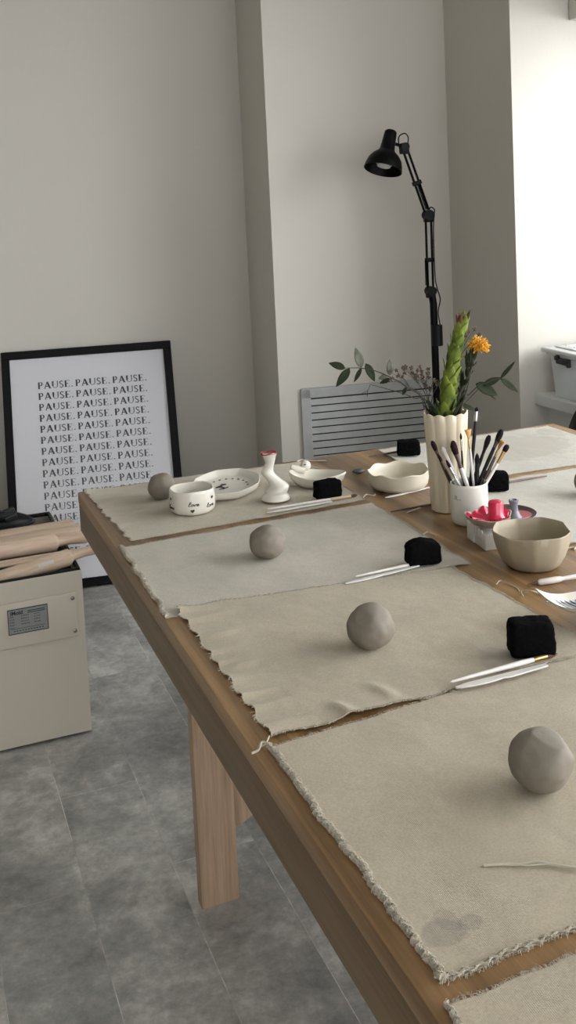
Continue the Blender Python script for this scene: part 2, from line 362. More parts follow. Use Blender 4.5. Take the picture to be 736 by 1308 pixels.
G = {
 'P': (.66, [seg((.16, 0), (.16, 1), TH), seg((.02, .02), (.30, .02), .04), seg((.02, .98), (.36, .98), .04), seg((.16, .47), (.34, .47), TN)] + arc(.34, .725, .20, .245, -90, 90, TN, .15)),
 'A': (.86, [seg((.12, 0), (.43, 1), TN), seg((.43, 1), (.76, 0), TH), seg((.22, .33), (.64, .33), TN), seg((.0, .02), (.25, .02), .04), seg((.60, .02), (.90, .02), .04)]),
 'U': (.86, [seg((.17, .32), (.17, 1), TH), seg((.74, .32), (.74, 1), TN), seg((.03, .98), (.32, .98), .04), seg((.62, .98), (.86, .98), .04)] + arc(.455, .33, .285, .30, 180, 360, .10, .07)),
 'S': (.58, arc(.28, .755, .18, .205, 30, 250, TN, .12) + arc(.28, .255, .195, .225, 70, -150, TN, .13) + [seg((.18, .585), (.38, .44), .13), seg((.46, .80), (.46, .98), .04), seg((.08, .02), (.08, .22), .04)]),
 'E': (.72, [seg((.16, 0), (.16, 1), TH), seg((.03, .02), (.62, .02), .045), seg((.03, .98), (.58, .98), .045), seg((.16, .51), (.44, .51), TN), seg((.58, 0), (.60, .24), .06), seg((.58, 1), (.58, .80), .045), seg((.44, .42), (.44, .61), .04)]),
 '.': (.22, [seg((.06, .075), (.21, .075), .15)]),
}
b = MB(); cap = .0255; scale_x = .0305
for row in range(16):
    zb = PH - fb - .118 - row*.0412
    for wd in range(3):
        x = .128 + wd*.1395
        for chh in 'PAUSE.':
            w_, polys = G[chh]
            for q in polys:
                vs = [b.bm.verts.new((x+px*scale_x, .0008, zb+pz*cap)) for px, pz in q]
                try: b.bm.faces.new(vs)
                except ValueError: pass
            x += (w_+.07)*scale_x
b.build('lettering', M['ink'], po, smooth=False, fix=False)
MB().box((PW/2, .0085, PH/2), (PW-.01, .003, PH-.01)).build('backboard', M['dark'], po, smooth=False)

# ------------------------------------------------------------------ table
tb = empty('work_table', (.948, .85, 0), 0, 'long heavy oak studio table with thick edge and board legs', 'table')
tx0, tx1, ty0, ty1 = .326-.948, 1.572-.948, -.75-.85, 2.188-.85
MB().box(((tx0+tx1)/2, (ty0+ty1)/2, TZ-.0125), (tx1-tx0, ty1-ty0, .025), bev=.0025).build('tabletop', M['table_top'], tb)
b = MB(); ah = .062; az = TZ-.025-ah/2
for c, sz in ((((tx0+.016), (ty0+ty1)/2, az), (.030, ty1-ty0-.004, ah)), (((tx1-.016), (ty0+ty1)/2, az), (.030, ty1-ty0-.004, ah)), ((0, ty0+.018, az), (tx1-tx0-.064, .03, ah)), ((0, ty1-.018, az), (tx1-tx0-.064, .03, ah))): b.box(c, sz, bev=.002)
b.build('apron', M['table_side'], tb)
for sy in (1.815-.85, -.30-.85):
    for sx in (.4925-.948, 1.404-.948):
        MB().box((sx, sy, (TZ-.025)/2), (.077, .030, TZ-.025), bev=.003).build('leg', M['table_leg'], tb)
    # arched cross rail: corner brackets swell out of each leg
    b = MB(); xl, xr_ = .53-.948, 1.366-.948; zt, zb_ = TZ-.03, .30
    pts = [(xl, zt)]; 
    for k in range(13):
        a_ = PI/2*k/12; pts.append((xl+.30*(1-math.cos(a_)) if False else xl+.16*(math.sin(a_)), .13+.42*(1-math.cos(a_))))
    for k in range(12, -1, -1):
        a_ = PI/2*k/12; pts.append((xr_-.16*(math.sin(a_)), .13+.42*(1-math.cos(a_))))
    pts.append((xr_, zt))
    b.poly([(x, sy+.012, z) for x, z in pts], .022, (0, 1, 0)); b.build('cross_rail', M['table_leg'], tb, smooth=False)

# ------------------------------------------------------------------ canvas mats
def cloth(corners, label, col, seed=1, z=TZ+.0012, left_wave=0, bottom_wave=0, corner_lift=(), edge=.004, stains=(), hem_left=0, hem_bottom=0, folds=(), fringe=(1, 1, 1, 1), nx=110, ny=90):
    TL, TR, BR, BL = [Vector((p[0], p[1], 0)) for p in corners]
    root = empty('canvas_mat', ((TL+TR+BR+BL)/4) + Vector((0, 0, TZ)), 0, label, 'mat', 'canvas work mats laid out on the table')
    o0 = root.location.copy()
    def P(u, v):
        p = TL*(1-u)*(1-v) + TR*u*(1-v) + BR*u*v + BL*(1-u)*v
        eu = min(u, 1-u); ev = min(v, 1-v)
        # wandering edges
        if eu < .2: p.x += edge*1.6*noise.noise(Vector((v*9+seed*5, seed+(u > .5)*9, 0)))*(1-eu/.2)
        if ev < .2: p.y += edge*1.6*noise.noise(Vector((u*10+seed*3, seed*2+(v > .5)*7, 4)))*(1-ev/.2)
        h = .0016*max(0, noise.noise(Vector((p.x*14, p.y*10, seed)))+.1) + .0006*abs(noise.noise(Vector((p.x*45, p.y*40, seed+3))))
        if left_wave and u < .16:
            f = (1-u/.16)**2; wv_ = math.sin(v*2*PI*8.5+5*noise.noise(Vector((v*4, seed, 0)))); h += left_wave*f*max(0, wv_+.1)*(.6+.9*abs(noise.noise(Vector((v*6, seed+4, 0)))))
            p.x += .0016*f*wv_
        if bottom_wave and v > .86:
            f = ((v-.86)/.14)**2; h += bottom_wave*f*max(0, noise.noise(Vector((u*6+seed, 2, 0)))+.12)*2.2
        for (cu, cv, r_, hh) in corner_lift:
            d = math.hypot((u-cu), (v-cv)); 
            if d < r_: h += hh*(1-d/r_)**1.6
        for (u0, v0, u1, v1, wd, hh) in folds:
            dx, dy = u1-u0, v1-v0; l2 = dx*dx+dy*dy; t = max(0, min(1, ((u-u0)*dx+(v-v0)*dy)/l2)); d = math.hypot(u-u0-t*dx, v-v0-t*dy)
            h += hh*math.exp(-(d/wd)**2)*math.sin(PI*min(1, max(0, t*.9+.05)))
        return Vector((p.x, p.y, z+h))
    b = MB(); top = [[b.bm.verts.new(P(i/nx, j/ny)-o0) for i in range(nx+1)] for j in range(ny+1)]
    bot = [[b.bm.verts.new(v.co-Vector((0, 0, min(.0014, v.co.z-.0002)))) for v in r] for r in top]
    for j in range(ny):
        for i in range(nx):
            b.bm.faces.new((top[j][i], top[j+1][i], top[j+1][i+1], top[j][i+1])); b.bm.faces.new((bot[j][i], bot[j][i+1], bot[j+1][i+1], bot[j+1][i]))
    for i in range(nx):
        b.bm.faces.new((top[0][i], top[0][i+1], bot[0][i+1], bot[0][i])); b.bm.faces.new((top[ny][i+1], top[ny][i], bot[ny][i], bot[ny][i+1]))
    for j in range(ny):
        b.bm.faces.new((top[j+1][0], top[j][0], bot[j][0], bot[j+1][0])); b.bm.faces.new((top[j][nx], top[j+1][nx], bot[j+1][nx], bot[j][nx]))
    loc_st = [(s[0]-o0.x, s[1]-o0.y)+tuple(s[2:]) for s in stains]
    cm = cloth_mat('canvas', col, loc_st)
    for nn in cm.node_tree.nodes:
        if nn.type == 'MAPPING': nn.inputs['Location'].default_value[2] = 0
    b.build('fabric', cm, root, angle=80)
    # frayed threads along the four edges: left, bottom, right, top
    rnd = random.Random(seed*11); b = MB()
    dens = [(lambda t: (0, t)), (lambda t: (t, 1)), (lambda t: (1, t)), (lambda t: (t, 0))]
    outw = [Vector((-1, 0, 0)), Vector((0, -1, 0)), Vector((1, 0, 0)), Vector((0, 1, 0))]
    for e in range(4):
        cnt = int(700*fringe[e])
        for k in range(cnt):
            t = rnd.random(); u, v = dens[e](t); p = P(u, v)-o0; L_ = rnd.uniform(.0015, .0045)*(1.6 if rnd.random() < .06 else 1)
            al = Vector((0, 1, 0)) if e in (0, 2) else Vector((1, 0, 0))
            q = p + outw[e]*L_ + al*rnd.uniform(-.004, .004) + Vector((0, 0, -.0006+rnd.uniform(0, .001)))
            mdd = (p+q)/2 + Vector((0, 0, rnd.uniform(0, .0015))) + al*rnd.uniform(-.001, .001)
            q.z = max(q.z, .0005)
            b.tube([p-outw[e]*.001, mdd, q], .00022, n=3, caps=False)
    b.build('fringe', M['thread'], root)
    for e, amt in ((0, hem_left), (1, hem_bottom)):
        if not amt: continue
        b = MB(); N = 220
        pts, rr = [], []
        for k in range(N+1):
            t = k/N; u, v = dens[e](t); p = P(u, v)-o0; p.z = .0015+amt*.75
            p += outw[e]*(-.001+.0012*math.sin(k*1.1)); pts.append(p); rr.append(amt*(.8+.45*noise.noise(Vector((k*.33, seed, e)))+.2*noise.noise(Vector((k*1.3, seed, e)))))
        b.tube(pts, rr, n=8)
        for k in range(2600):      # loose loops of the frayed hem
            t = rnd.random(); i = int(t*N); p = pts[i]; r_ = rr[i]; al = (pts[min(i+1, N)]-pts[max(i-1, 0)]).normalized()
            a0 = rnd.uniform(0, PI); a1 = a0+rnd.uniform(.6, 1.6); sh = rnd.uniform(-.005, .005); qq = []
            for m_ in range(4):
                a_ = a0+(a1-a0)*m_/3; qq.append(p+al*(sh*m_/3)+(outw[e]*math.cos(a_)+Vector((0, 0, 1))*math.sin(a_))*r_*rnd.uniform(.95, 1.55))
            b.tube(qq, .00030, n=3, caps=False)
        b.build('frayed_hem', M['thread'], root)
    return root, P
C_L = (.455, .41, .32); C_D = (.425, .37, .275); C_R = (.51, .485, .42)
GREY = (.30, .275, .235)
cloth([(.341, 2.178), (.852, 2.166), (.842, 1.815), (.360, 1.800)], 'canvas mat under the glazed cup and plate, farthest on the left side of the table', C_L, 1, left_wave=.002, corner_lift=((0, 0, .12, .004),), folds=((.05, .55, .35, .5, .03, .003), (.0, .3, .25, .25, .03, .003), (.3, .02, .6, .0, .03, .003)), fringe=(.5, .6, .8, .5))
cloth([(.333, 1.768), (.846, 1.789), (.836, 1.402), (.329, 1.424)], 'canvas mat with thick frayed left hem, second from the far end of the left row', (.455, .42, .345), 2, hem_left=.0030, fringe=(0, .8, 1, .6), folds=((.92, .9, 1, 1, .05, .004),), z=TZ+.0012)
cloth([(.352, 1.446), (.800, 1.398), (.820, 1.050), (.352, 1.034)], 'canvas mat with rippled left edge, second from the near end of the left row', C_D, 3, z=TZ+.0034, left_wave=.0038, bottom_wave=.0035, corner_lift=((0, 0, .08, .004),), stains=((.688, 1.085, .030, .034, .5, GREY),), fringe=(.2, .8, 1, .9), folds=((.33, .84, .36, 1, .02, .0035), (.20, .90, .22, 1.02, .018, .004), (.0, .12, .2, .10, .03, .002), (.02, .3, .14, .27, .02, .0025), (.02, .55, .12, .53, .02, .0025)))
cloth([(.342, 1.016), (.845, 1.062), (.840, .655), (.347, .645)], 'canvas mat with thick frayed left hem and grey smudges, nearest whole mat on the left', C_D, 4, z=TZ+.0012, hem_left=.0032, hem_bottom=.0011, stains=((.375, .688, .020, .016, .40, (.19, .175, .155)), (.402, .690, .012, .009, .35, (.19, .175, .155)), (.385, .70, .01, .014, .3, (.19, .175, .155))), fringe=(0, 1, 1, 1))
cloth([(.338, .622), (.840, .628), (.838, .27), (.332, .262)], 'canvas mat cut off by the bottom edge of the photo', C_D, 5, hem_left=.0020, fringe=(0, .3, .3, 1))
cloth([(1.050, 2.172), (1.540, 2.168), (1.536, 1.812), (1.034, 1.826)], 'pale canvas mat with a large damp oval, far right corner of the table', C_R, 6, stains=((1.335, 2.02, .155, .115, .75, (.39, .355, .29)), (1.50, 2.10, .03, .05, .5, (.36, .33, .27))), fringe=(.6, .9, .8, .6))
cloth([(1.055, 1.800), (1.545, 1.792), (1.540, 1.405), (1.020, 1.402)], 'pale canvas mat on the right behind the clay bowl, black sponge on its left', C_R, 7, fringe=(.9, .8, .3, .7), corner_lift=((0, .25, .10, .006),))

# ------------------------------------------------------------------ clay balls
def ball(x, y, r, seed, label, dents=(), base=0.0026, grp='clay balls on the mats'):
    bm = bmesh.new(); bmesh.ops.create_icosphere(bm, subdivisions=5, radius=1)
    for v in bm.verts:
        d = v.co.normalized(); s = 1 + .075*noise.noise(d*1.3+Vector((seed*5, 0, 0))) + .030*noise.noise(d*2.9+Vector((0, seed*5, 0))) + .004*noise.noise(d*11)
        for (dx, dy, dz, lim) in dents:
            n_ = Vector((dx, dy, dz)).normalized(); c = d.dot(n_)
            if c*s > lim: s = s*(1-.75) + .75*lim/c
        v.co = d*s*r; v.co.z *= .93
    mz = min(v.co.z for v in bm.verts)
    for v in bm.verts:
        if v.co.z < mz+r*.10: v.co.z = mz+r*.10-(mz+r*.10-v.co.z)*.15
    mz = min(v.co.z for v in bm.verts)
    for v in bm.verts: v.co.z -= mz
    me = bpy.data.meshes.new('clay_ball'); bm.to_mesh(me); bm.free(); me.materials.append(M['ball_clay'])
    for p in me.polygons: p.use_smooth = True
    o = bpy.data.objects.new('clay_ball', me); COL.objects.link(o); o.location = (x, y, TZ+base)
    return tag(o, label, 'clay ball', grp)
ball(.478, 2.035, .0295, 1, 'grey clay ball behind the cup with hearts on the farthest mat', ((-.4, -.7, .5, .93), (.7, -.5, .2, .95)))
ball(.553, 1.592, .0315, 2, 'lumpy grey clay ball alone on the second mat from the far end', ((.5, -.5, .8, .90), (-.7, -.6, .1, .95)))
ball(.556, 1.194, .0318, 3, 'smooth grey clay ball on the mat with the rippled left edge', ((.9, -.3, .3, .95), (-.6, -.5, .7, .93)), base=.0045)
ball(.567, .824, .0325, 4, 'largest nearest clay ball, with a flattened dented top', ((.2, -.2, .95, .86), (.8, -.3, .5, .92), (-.7, -.5, .6, .93), (.5, -.8, -.1, .95)))
ball(1.245, 1.615, .032, 5, 'clay ball on the right hand mat', ())

# ------------------------------------------------------------------ black sponges
def sponge(x, y, rz, size, seed, label, skew=0, cut=0, base=.0026):
    bm = bmesh.new(); bmesh.ops.create_cube(bm, size=1)
    bmesh.ops.subdivide_edges(bm, edges=bm.edges, cuts=22, use_grid_fill=True)
    sx, sy, sz = size
    for v in bm.verts:
        c = v.co*2; n4 = 7
        nrm = (abs(c.x)**n4+abs(c.y)**n4+abs(c.z)**n4)**(1/n4); c = c/nrm
        p = Vector((c.x*sx/2, c.y*sy/2, c.z*sz/2))
        top = (c.z+1)/2
        if cut: p.z -= cut*sz*top*max(0, c.x*.5+.5)
        p.z += skew*sz*top*(1-abs(c.x))*.5
        p.x *= 1-.06*top
        d = .0010*noise.noise(p*150+Vector((seed, 0, 0))) + .0009*noise.noise(p*55+Vector((seed, 4, 0)))+.0005*noise.noise(p*320)
        p += c.normalized()*d
        v.co = p
    mz = min(v.co.z for v in bm.verts)
    for v in bm.verts: v.co.z -= mz
    me = bpy.data.meshes.new('sponge'); bm.to_mesh(me); bm.free(); me.materials.append(M['sponge'])
    for p in me.polygons: p.use_smooth = True
    o = bpy.data.objects.new('sponge', me); COL.objects.link(o); o.location = (x, y, TZ+base); o.rotation_euler = (0, 0, rz)
    return tag(o, label, 'sponge', 'black sponges beside each mat')
sponge(.781, 1.860, math.radians(6), (.058, .030, .037), 1, 'black sponge leaning by the small bird dish on the farthest left mat')
sponge(.769, 1.437, math.radians(-8), (.058, .032, .036), 2, 'black sponge with a humped top on the second left mat', skew=.35, cut=.05)
sponge(.729, 1.075, math.radians(-22), (.060, .038, .045), 3, 'largest black sponge with chamfered corners beside a damp patch', cut=-.02, base=.0046)
sponge(1.088, 2.085, math.radians(-26), (.056, .038, .034), 4, 'black sponge on the far right mat behind the white wavy bowl')
sponge(1.103, 1.735, math.radians(-20), (.050, .036, .038), 5, 'black sponge partly hidden behind the white cup of brushes')

# ------------------------------------------------------------------ tools
def brush(p0, p1, label, handle='handle_white', ferr='ferrule_brass', hair='bristle_brown', r=.0032, shape='round', hl=.016, fl=.016, group=None, bare=False):
    """p0 handle end, p1 tip of the hair"""
    p0, p1 = Vector(p0), Vector(p1); d = p1-p0; L_ = d.length
    root = empty('paintbrush', p0, 0, label, 'paintbrush', group)
    root.rotation_mode = 'QUATERNION'; root.rotation_quaternion = d.to_track_quat('Z', 'Y')
    hz = L_-hl-fl
    MB().lathe([(.0006, 0), (r*.45, .003), (r*.62, hz*.2), (r*.9, hz*.6), (r*1.05, hz*.85), (r*.85, hz)], 12).build('handle', M[handle], root)
    fw = {'round': 1, 'flat': 1.5, 'fan': 1.0, 'mop': 1.4}[shape]
    def el(fx, fy): return lambda th, i, rr, z: (rr*math.cos(th)*fx, rr*math.sin(th)*fy, z)
    MB().lathe([(r*.87, hz-.001), (r*.95, hz+.001), (r*.95, hz+fl*.4), (r*fw*.9, hz+fl)], 14, mod=el(1, 1 if shape in ('round', 'mop') else .8)).build('ferrule', M[ferr], root)
    if shape == 'round': pr = [(r*.85, hz+fl-.001), (r*1.1, hz+fl+hl*.35), (r*.8, hz+fl+hl*.7), (.0003, L_)]
    elif shape == 'flat': pr = [(r*1.3, hz+fl-.001), (r*1.6, hz+fl+hl*.5), (r*1.5, L_-.001), (r*1.1, L_)]
    elif shape == 'fan': pr = [(r*.9, hz+fl-.001), (r*2.0, hz+fl+hl*.5), (r*3.1, L_-.001), (r*2.9, L_)]
    else: pr = [(r*1.2, hz+fl-.001), (r*1.6, hz+fl+hl*.4), (r*1.55, hz+fl+hl*.75), (r*.8, L_)]
    MB().lathe(pr, 18, mod=(lambda th, i, rr, z: (rr*math.cos(th), rr*math.sin(th)*(1 if shape in ('round', 'mop') else .42), z+(0.0012*math.sin(th*7) if i >= 2 and shape != 'round' else 0)))).build('bristles', M[hair], root)
    return root
def knife(p0, p1, label, wid=.0085, z=TZ+.0045):
    p0, p1 = Vector((p0[0], p0[1], 0)), Vector((p1[0], p1[1], 0)); d = p1-p0; L_ = d.length
    pts = []; N = 16
    for k in range(N+1):
        t = k/N; pts.append((t*L_, -wid*(.10+.62*math.sin(PI*min(1, t*1.6+.02))**.6 if t < .55 else -0.0+wid*0+.72-.35*(t-.55)/.45)))
    up = [(L_*(k/N), wid*.25*(1 if k > 1 else k*.5)) for k in range(N, -1, -1)]
    b = MB(); b.poly([(x, y, 0) for x, y in pts+up], .0022)
    o = b.build('modelling_knife', M['white_plastic']); o.location = (p0.x, p0.y, z); o.rotation_euler = (0, 0, math.atan2(d.y, d.x))
    bv = o.modifiers.new('bevel', 'BEVEL'); bv.width = .0007; bv.segments = 2
    return tag(o, label, 'clay tool', 'white modelling knives on the mats')
z1 = TZ+.0055
knife((.634, 1.822), (.775, 1.826), 'white plastic modelling knife below the twisted candle holder', z=TZ+.0045)
brush((.640, 1.833, z1+.003), (.838, 1.836, z1+.001), 'white handled brush with brown tip below the twisted candle holder', group='brushes lying by the mats', r=.0030, ferr='handle_natural', hair='bristle_brown', fl=.045)
knife((.616, 1.412), (.755, 1.426), 'white plastic modelling knife on the second mat from the far end')
brush((.640, 1.424, z1+.003), (.803, 1.438, z1), 'white handled brush beside the humped black sponge', group='brushes lying by the mats', r=.0030, ferr='ferrule_dark', hair='bristle_dark', fl=.014)
knife((.592, 1.036), (.725, 1.036), 'white plastic modelling knife on the mat with the rippled edge', wid=.012, z=TZ+.0068)
brush((.590, 1.043, z1+.0065), (.755, 1.054, z1+.0035), 'white brush with brass ferrule and red-brown hair before the largest sponge', group='brushes lying by the mats', r=.0034, fl=.020, hl=.018)
knife((.884, 1.806), (1.000, 1.826), 'white plastic modelling knife on bare wood by the wavy white bowl', z=TZ+.0005)
def stick(pts, r, name, m, label, cat, grp=None):
    b = MB(); b.tube([Vector(p) for p in pts], r, n=8, smooth=4 if len(pts) > 2 else 0); return tag(b.build(name, M[m]), label, cat, grp)
stick([(.850, 1.712, TZ+.003), (.925, 1.712, TZ+.0035), (.985, 1.712, TZ+.003)], [.0012, .0028, .0022], 'wooden_stick', 'handle_brown', 'thin dark wooden stick on the table in front of the vase', 'stick')
stick([(.875, 1.695, TZ+.002), (.99, 1.742, TZ+.002)], [.001, .0022], 'wooden_stick', 'handle_natural', 'pale thin wooden stick behind the dark stick by the vase', 'stick')
stick([(1.125, 1.763, TZ+.005), (1.19, 1.766, TZ+.005), (1.248, 1.765, TZ+.0045)], [.002, .0022, .0012], 'wooden_stick', 'handle_brown', 'thin brown stick right of the black sponge behind the cup', 'stick')
stick([(1.000, 2.118, TZ+.003), (1.075, 2.118, TZ+.005)], [.0012, .0028], 'wooden_stick', 'handle_brown', 'dark stick crossing the left corner of the far right mat', 'stick')
# needle tool on bare wood
nt_ = empty('needle_tool', (.862, 1.277, TZ+.0050), math.radians(-6), 'white handled needle tool lying in front of the clay bowl', 'clay tool')
Q = Matrix.Rotation(PI/2, 4, 'Y')
b = MB(); b.lathe([(.0022, .018), (.0048, .022), (.0050, .05), (.0042, .058), (.0030, .062), (.0034, .066), (.0040, .085), (.0038, .125), (.002, .13)], 14); b.bm.transform(Q); b.build('handle', M['handle_white'], nt_)
b = MB(); b.lathe([(.0004, 0), (.0010, .006), (.0026, .015), (.0024, .020)], 10); b.bm.transform(Q); b.build('tip', M['ferrule_dark'], nt_)
# loose threads
def thread(pts, label, r=.0008):
    return tag(MB().tube([Vector(p) for p in pts], r, n=5, smooth=8).build('loose_thread', M['thread']), label, 'thread', 'loose cotton threads')
thread([(.448, .744, TZ+.0035), (.462, .738, TZ+.0042), (.478, .731, TZ+.0036), (.492, .727, TZ+.0045), (.507, .716, TZ+.0036), (.530, .700, TZ+.004), (.552, .690, TZ+.0036)], 'thick white thread lying on the nearest whole mat', .0014)
thread([(.462, .738, TZ+.004), (.470, .7345, TZ+.0052), (.482, .7265, TZ+.0044), (.500, .7195, TZ+.0048), (.520, .705, TZ+.0044)], 'second strand twisted along the thick thread on the nearest mat', .0008)
thread([(.835, 2.165, TZ+.003), (.850, 2.172, TZ+.004), (.868, 2.160, TZ+.0015), (.885, 2.150, TZ+.0016), (.900, 2.142, TZ+.0015)], 'loose thread at the far corner of the farthest left mat', .0018)
thread([(.822, 2.10, TZ+.0040), (.848, 2.085, TZ+.005), (.862, 2.065, TZ+.0012)], 'loose thread crossing the right edge of the farthest left mat', .0014)
thread([(.842, 1.82, TZ+.0040), (.858, 1.838, TZ+.004), (.872, 1.832, TZ+.0012), (.880, 1.842, TZ+.0012)], 'loose thread by the brown tipped brush', .0012)
thread([(.830, 1.240, TZ+.0045), (.842, 1.262, TZ+.003), (.850, 1.248, TZ+.007), (.862, 1.243, TZ+.0012), (.866, 1.222, TZ+.0012), (.852, 1.214, TZ+.0012)], 'curled thread at the right edge of the rippled mat', .0010)
thread([(.822, 1.300, TZ+.0045), (.838, 1.312, TZ+.003), (.846, 1.285, TZ+.0012), (.842, 1.268, TZ+.0012)], 'second curled thread at the right edge of the rippled mat', .0008)
thread([(.836, 1.56, TZ+.004), (.853, 1.572, TZ+.003), (.858, 1.55, TZ+.0012)], 'short thread at the right edge of the second mat', .001)
thread([(.345, 1.020, TZ+.004), (.338, 1.026, TZ+.005), (.331, 1.018, TZ+.002), (.322, 1.016, TZ+.0012)], 'thread tuft at the far left corner of the nearest whole mat', .0016)
thread([(.350, 1.035, TZ+.005), (.346, 1.028, TZ+.006), (.340, 1.022, TZ+.004), (.332, 1.024, TZ+.002)], 'thread loop between the two nearest whole mats', .0010)
thread([(1.018, 1.405, TZ+.004), (1.010, 1.398, TZ+.004), (1.018, 1.388, TZ+.0016), (1.032, 1.384, TZ+.002), (1.024, 1.376, TZ+.0016)], 'knotted thread at the corner of the right mat behind the clay bowl', .0018)

# ------------------------------------------------------------------ pottery
def vessel(name, loc, outer, thick, m, label, cat, mod=None, n=96, rz=0, group=None):
    """outer: (r,z) from the foot to the rim; the inside follows it"""
    root = empty(name, loc, rz, label, cat, group)
    inner = [(max(r-thick, .001), max(z, outer[0][1]+thick*1.1)) for r, z in outer][::-1]
    inner[0] = (outer[-1][0]-thick, outer[-1][1]); mid = (outer[-1][0]-thick/2, outer[-1][1]+thick*.35)
    prof = [(.001, outer[0][1])] + outer + [mid] + inner + [(.001, outer[0][1]+thick*1.1)]
    MB().lathe(prof, n, mod=mod).build('body', m, root, angle=60)
    return root
def wob(amp, k, ph=0, rimz=0, H=1, facet=0, seed=0, ph2=.7):
    def f(th, i, r, z):
        s = 1+amp*math.sin(k*th+ph)*(z/H)+amp*.6*noise.noise(Vector((math.cos(th)*1.5+seed, math.sin(th)*1.5, z*25)))
        if facet:
            a_ = 2*PI/facet; u = (th % a_)-a_/2; s *= 1+(math.cos(a_/2)/math.cos(u)-1)*(.25+.75*z/H)*.8
        zz = z+(rimz*math.sin(k*th+ph2)+rimz*.8*noise.noise(Vector((math.cos(th)*2+seed, math.sin(th)*2, 5))))*(max(0, z/H))**2
        return (r*s*math.cos(th), r*s*math.sin(th), zz)
    return f
vessel('clay_bowl', (.925, 1.354, TZ+.0002), [(.034, 0), (.040, .001), (.046, .006), (.053, .018), (.0585, .033), (.062, .046), (.0640, .059)], .0034, M['bowl_clay'], 'beige unglazed clay bowl with faceted rim on bare wood', 'bowl', wob(.012, 3, 0, .0014, .059, facet=9, seed=3))
vessel('wavy_bowl', (.949, 1.868, TZ+.0002), [(.048, 0), (.055, .001), (.0605, .008), (.063, .018), (.064, .028), (.066, .036)], .0036, M['cream_ceramic'], 'shallow white ceramic bowl with wavy rim on bare wood', 'bowl', wob(.018, 7, .4, .0022, .036, seed=9))
# stone
bm = bmesh.new(); bmesh.ops.create_icosphere(bm, subdivisions=3, radius=1)
for v in bm.verts: v.co = Vector((v.co.x*.015, v.co.y*.010, v.co.z*.005+.0048))*(1+.06*noise.noise(v.co*2))
me = bpy.data.meshes.new('pebble'); bm.to_mesh(me); bm.free(); me.materials.append(M['stone'])
for p in me.polygons: p.use_smooth = True
o = bpy.data.objects.new('pebble', me); COL.objects.link(o); o.location = (.921, 2.008, TZ+.0004); tag(o, 'flat dark green pebble left of the wavy white bowl', 'pebble')

# love cup
def lovemod(th, i, r, z):
    s = 1+.02*noise.noise(Vector((math.cos(th)*2, math.sin(th)*2, z*30)))+.006*math.sin(9*th)
    return (r*s*math.cos(th), r*s*math.sin(th), z+(.0012*math.sin(3*th) if z > .03 else 0))
LC = Vector((.512, 1.920, TZ+.0026)); LR = .0455
lc = vessel('heart_cup', LC, [(.034, 0), (.040, .001), (.0445, .006), (.0462, .015), (.0462, .030), (.0450, .042), (.0445, .046)], .0042, M['white_ceramic'], 'white glazed cup painted with the word love and small hearts', 'cup', lovemod)
def on_cyl(ang, h, r=.0472):   # ang 0 faces the camera side (-y), positive to the right
    return Vector((r*math.sin(ang), -r*math.cos(ang), h))
view = math.atan2(LC.x, LC.y)*-1
L_strokes = [[(0, .15), (.10, .5), (.22, 1.0), (.12, 1.1), (.06, .5), (.10, .05), (.25, .1)], [(.40, .5), (.28, .35), (.33, .05), (.50, .05), (.52, .35), (.42, .52), (.60, .45)], [(.60, .48), (.68, .05), (.80, .5), (.88, .45)], [(.92, .25), (1.12, .35), (1.05, .52), (.92, .35), (.98, .05), (1.2, .15)]]
def love(a0, h0, s):
    b = MB()
    for st in L_strokes:
        b.tube([on_cyl(view+a0+(x*s*1.45+z_*s*.2)/.046, h0+z_*s*.62, .0466) for x, z_ in st], .0007, n=5, smooth=5)
    return b.build('lettering', M['motif'], lc)
def heart(a0, h0, s):
    b = MB(); vs = []
    for k in range(24):
        t = 2*PI*k/24; x = 16*math.sin(t)**3/16; y = (13*math.cos(t)-5*math.cos(2*t)-2*math.cos(3*t)-math.cos(4*t))/16
        vs.append(on_cyl(view+a0+x*s/.046, h0+y*s, .0468))
    c = sum(vs, Vector())/len(vs); cv = b.bm.verts.new(c*1.004 - Vector((0, 0, c.z*.004))); bv = [b.bm.verts.new(v) for v in vs]
    for k in range(24): b.bm.faces.new((cv, bv[k], bv[(k+1) % 24]))
    return b.build('heart_motif', M['motif'], lc)
love(-.20, .021, .0125); love(.62, .015, .0115); love(-1.35, .012, .0115)
heart(-.02, .012, .0042); heart(.98, .032, .0038); heart(-1.15, .032, .0038)

# oval plate
pl_ = empty('oval_plate', (.618, 2.028, TZ+.0026), math.radians(62), 'white oval glazed plate with dark painted dots and a small figure', 'plate')
def ovm(th, i, r, z):
    a_ = 2*PI/8; u = ((th+.2) % a_)-a_/2; s = 1+(math.cos(a_/2)/math.cos(u)-1)*.55
    return (r*1.30*s*math.cos(th), r*s*.93*math.sin(th), z)
MB().lathe([(.001, 0), (.062, 0), (.072, .003), (.0775, .010), (.080, .0185), (.0785, .0195), (.0765, .0185), (.071, .0095), (.064, .0065), (.001, .0055)], 96, mod=ovm).build('body', M['white_ceramic'], pl_, angle=60)
b = MB(); rr = random.Random(3)
for k in range(9):
    th = math.radians(-75+k*18); b.lathe([(.001, .0), (.0034, .0002), (.0026, .0006), (.0003, .0008)], 8, c=(1.20*.050*math.cos(th), .90*.050*math.sin(th), .0066), mod=lambda t, i, r, z: (r*1.3*math.cos(t), r*.8*math.sin(t), z))
b.build('dot_motif', M['motif'], pl_)
b = MB(); b.tube([(-.010, .022, .0068), (.000, .012, .0070), (.010, .012, .0070), (.018, .004, .0068)], [.0012, .0028, .0028, .001], n=6, smooth=4); b.tube([(0, .012, .0068), (-.012, .002, .0068), (-.004, -.004, .0068)], .0011, n=6, smooth=4); b.tube([(-.022, .012, .0068), (-.016, .002, .0068)], .001, n=5)
b.build('figure_motif', M['motif'], pl_)

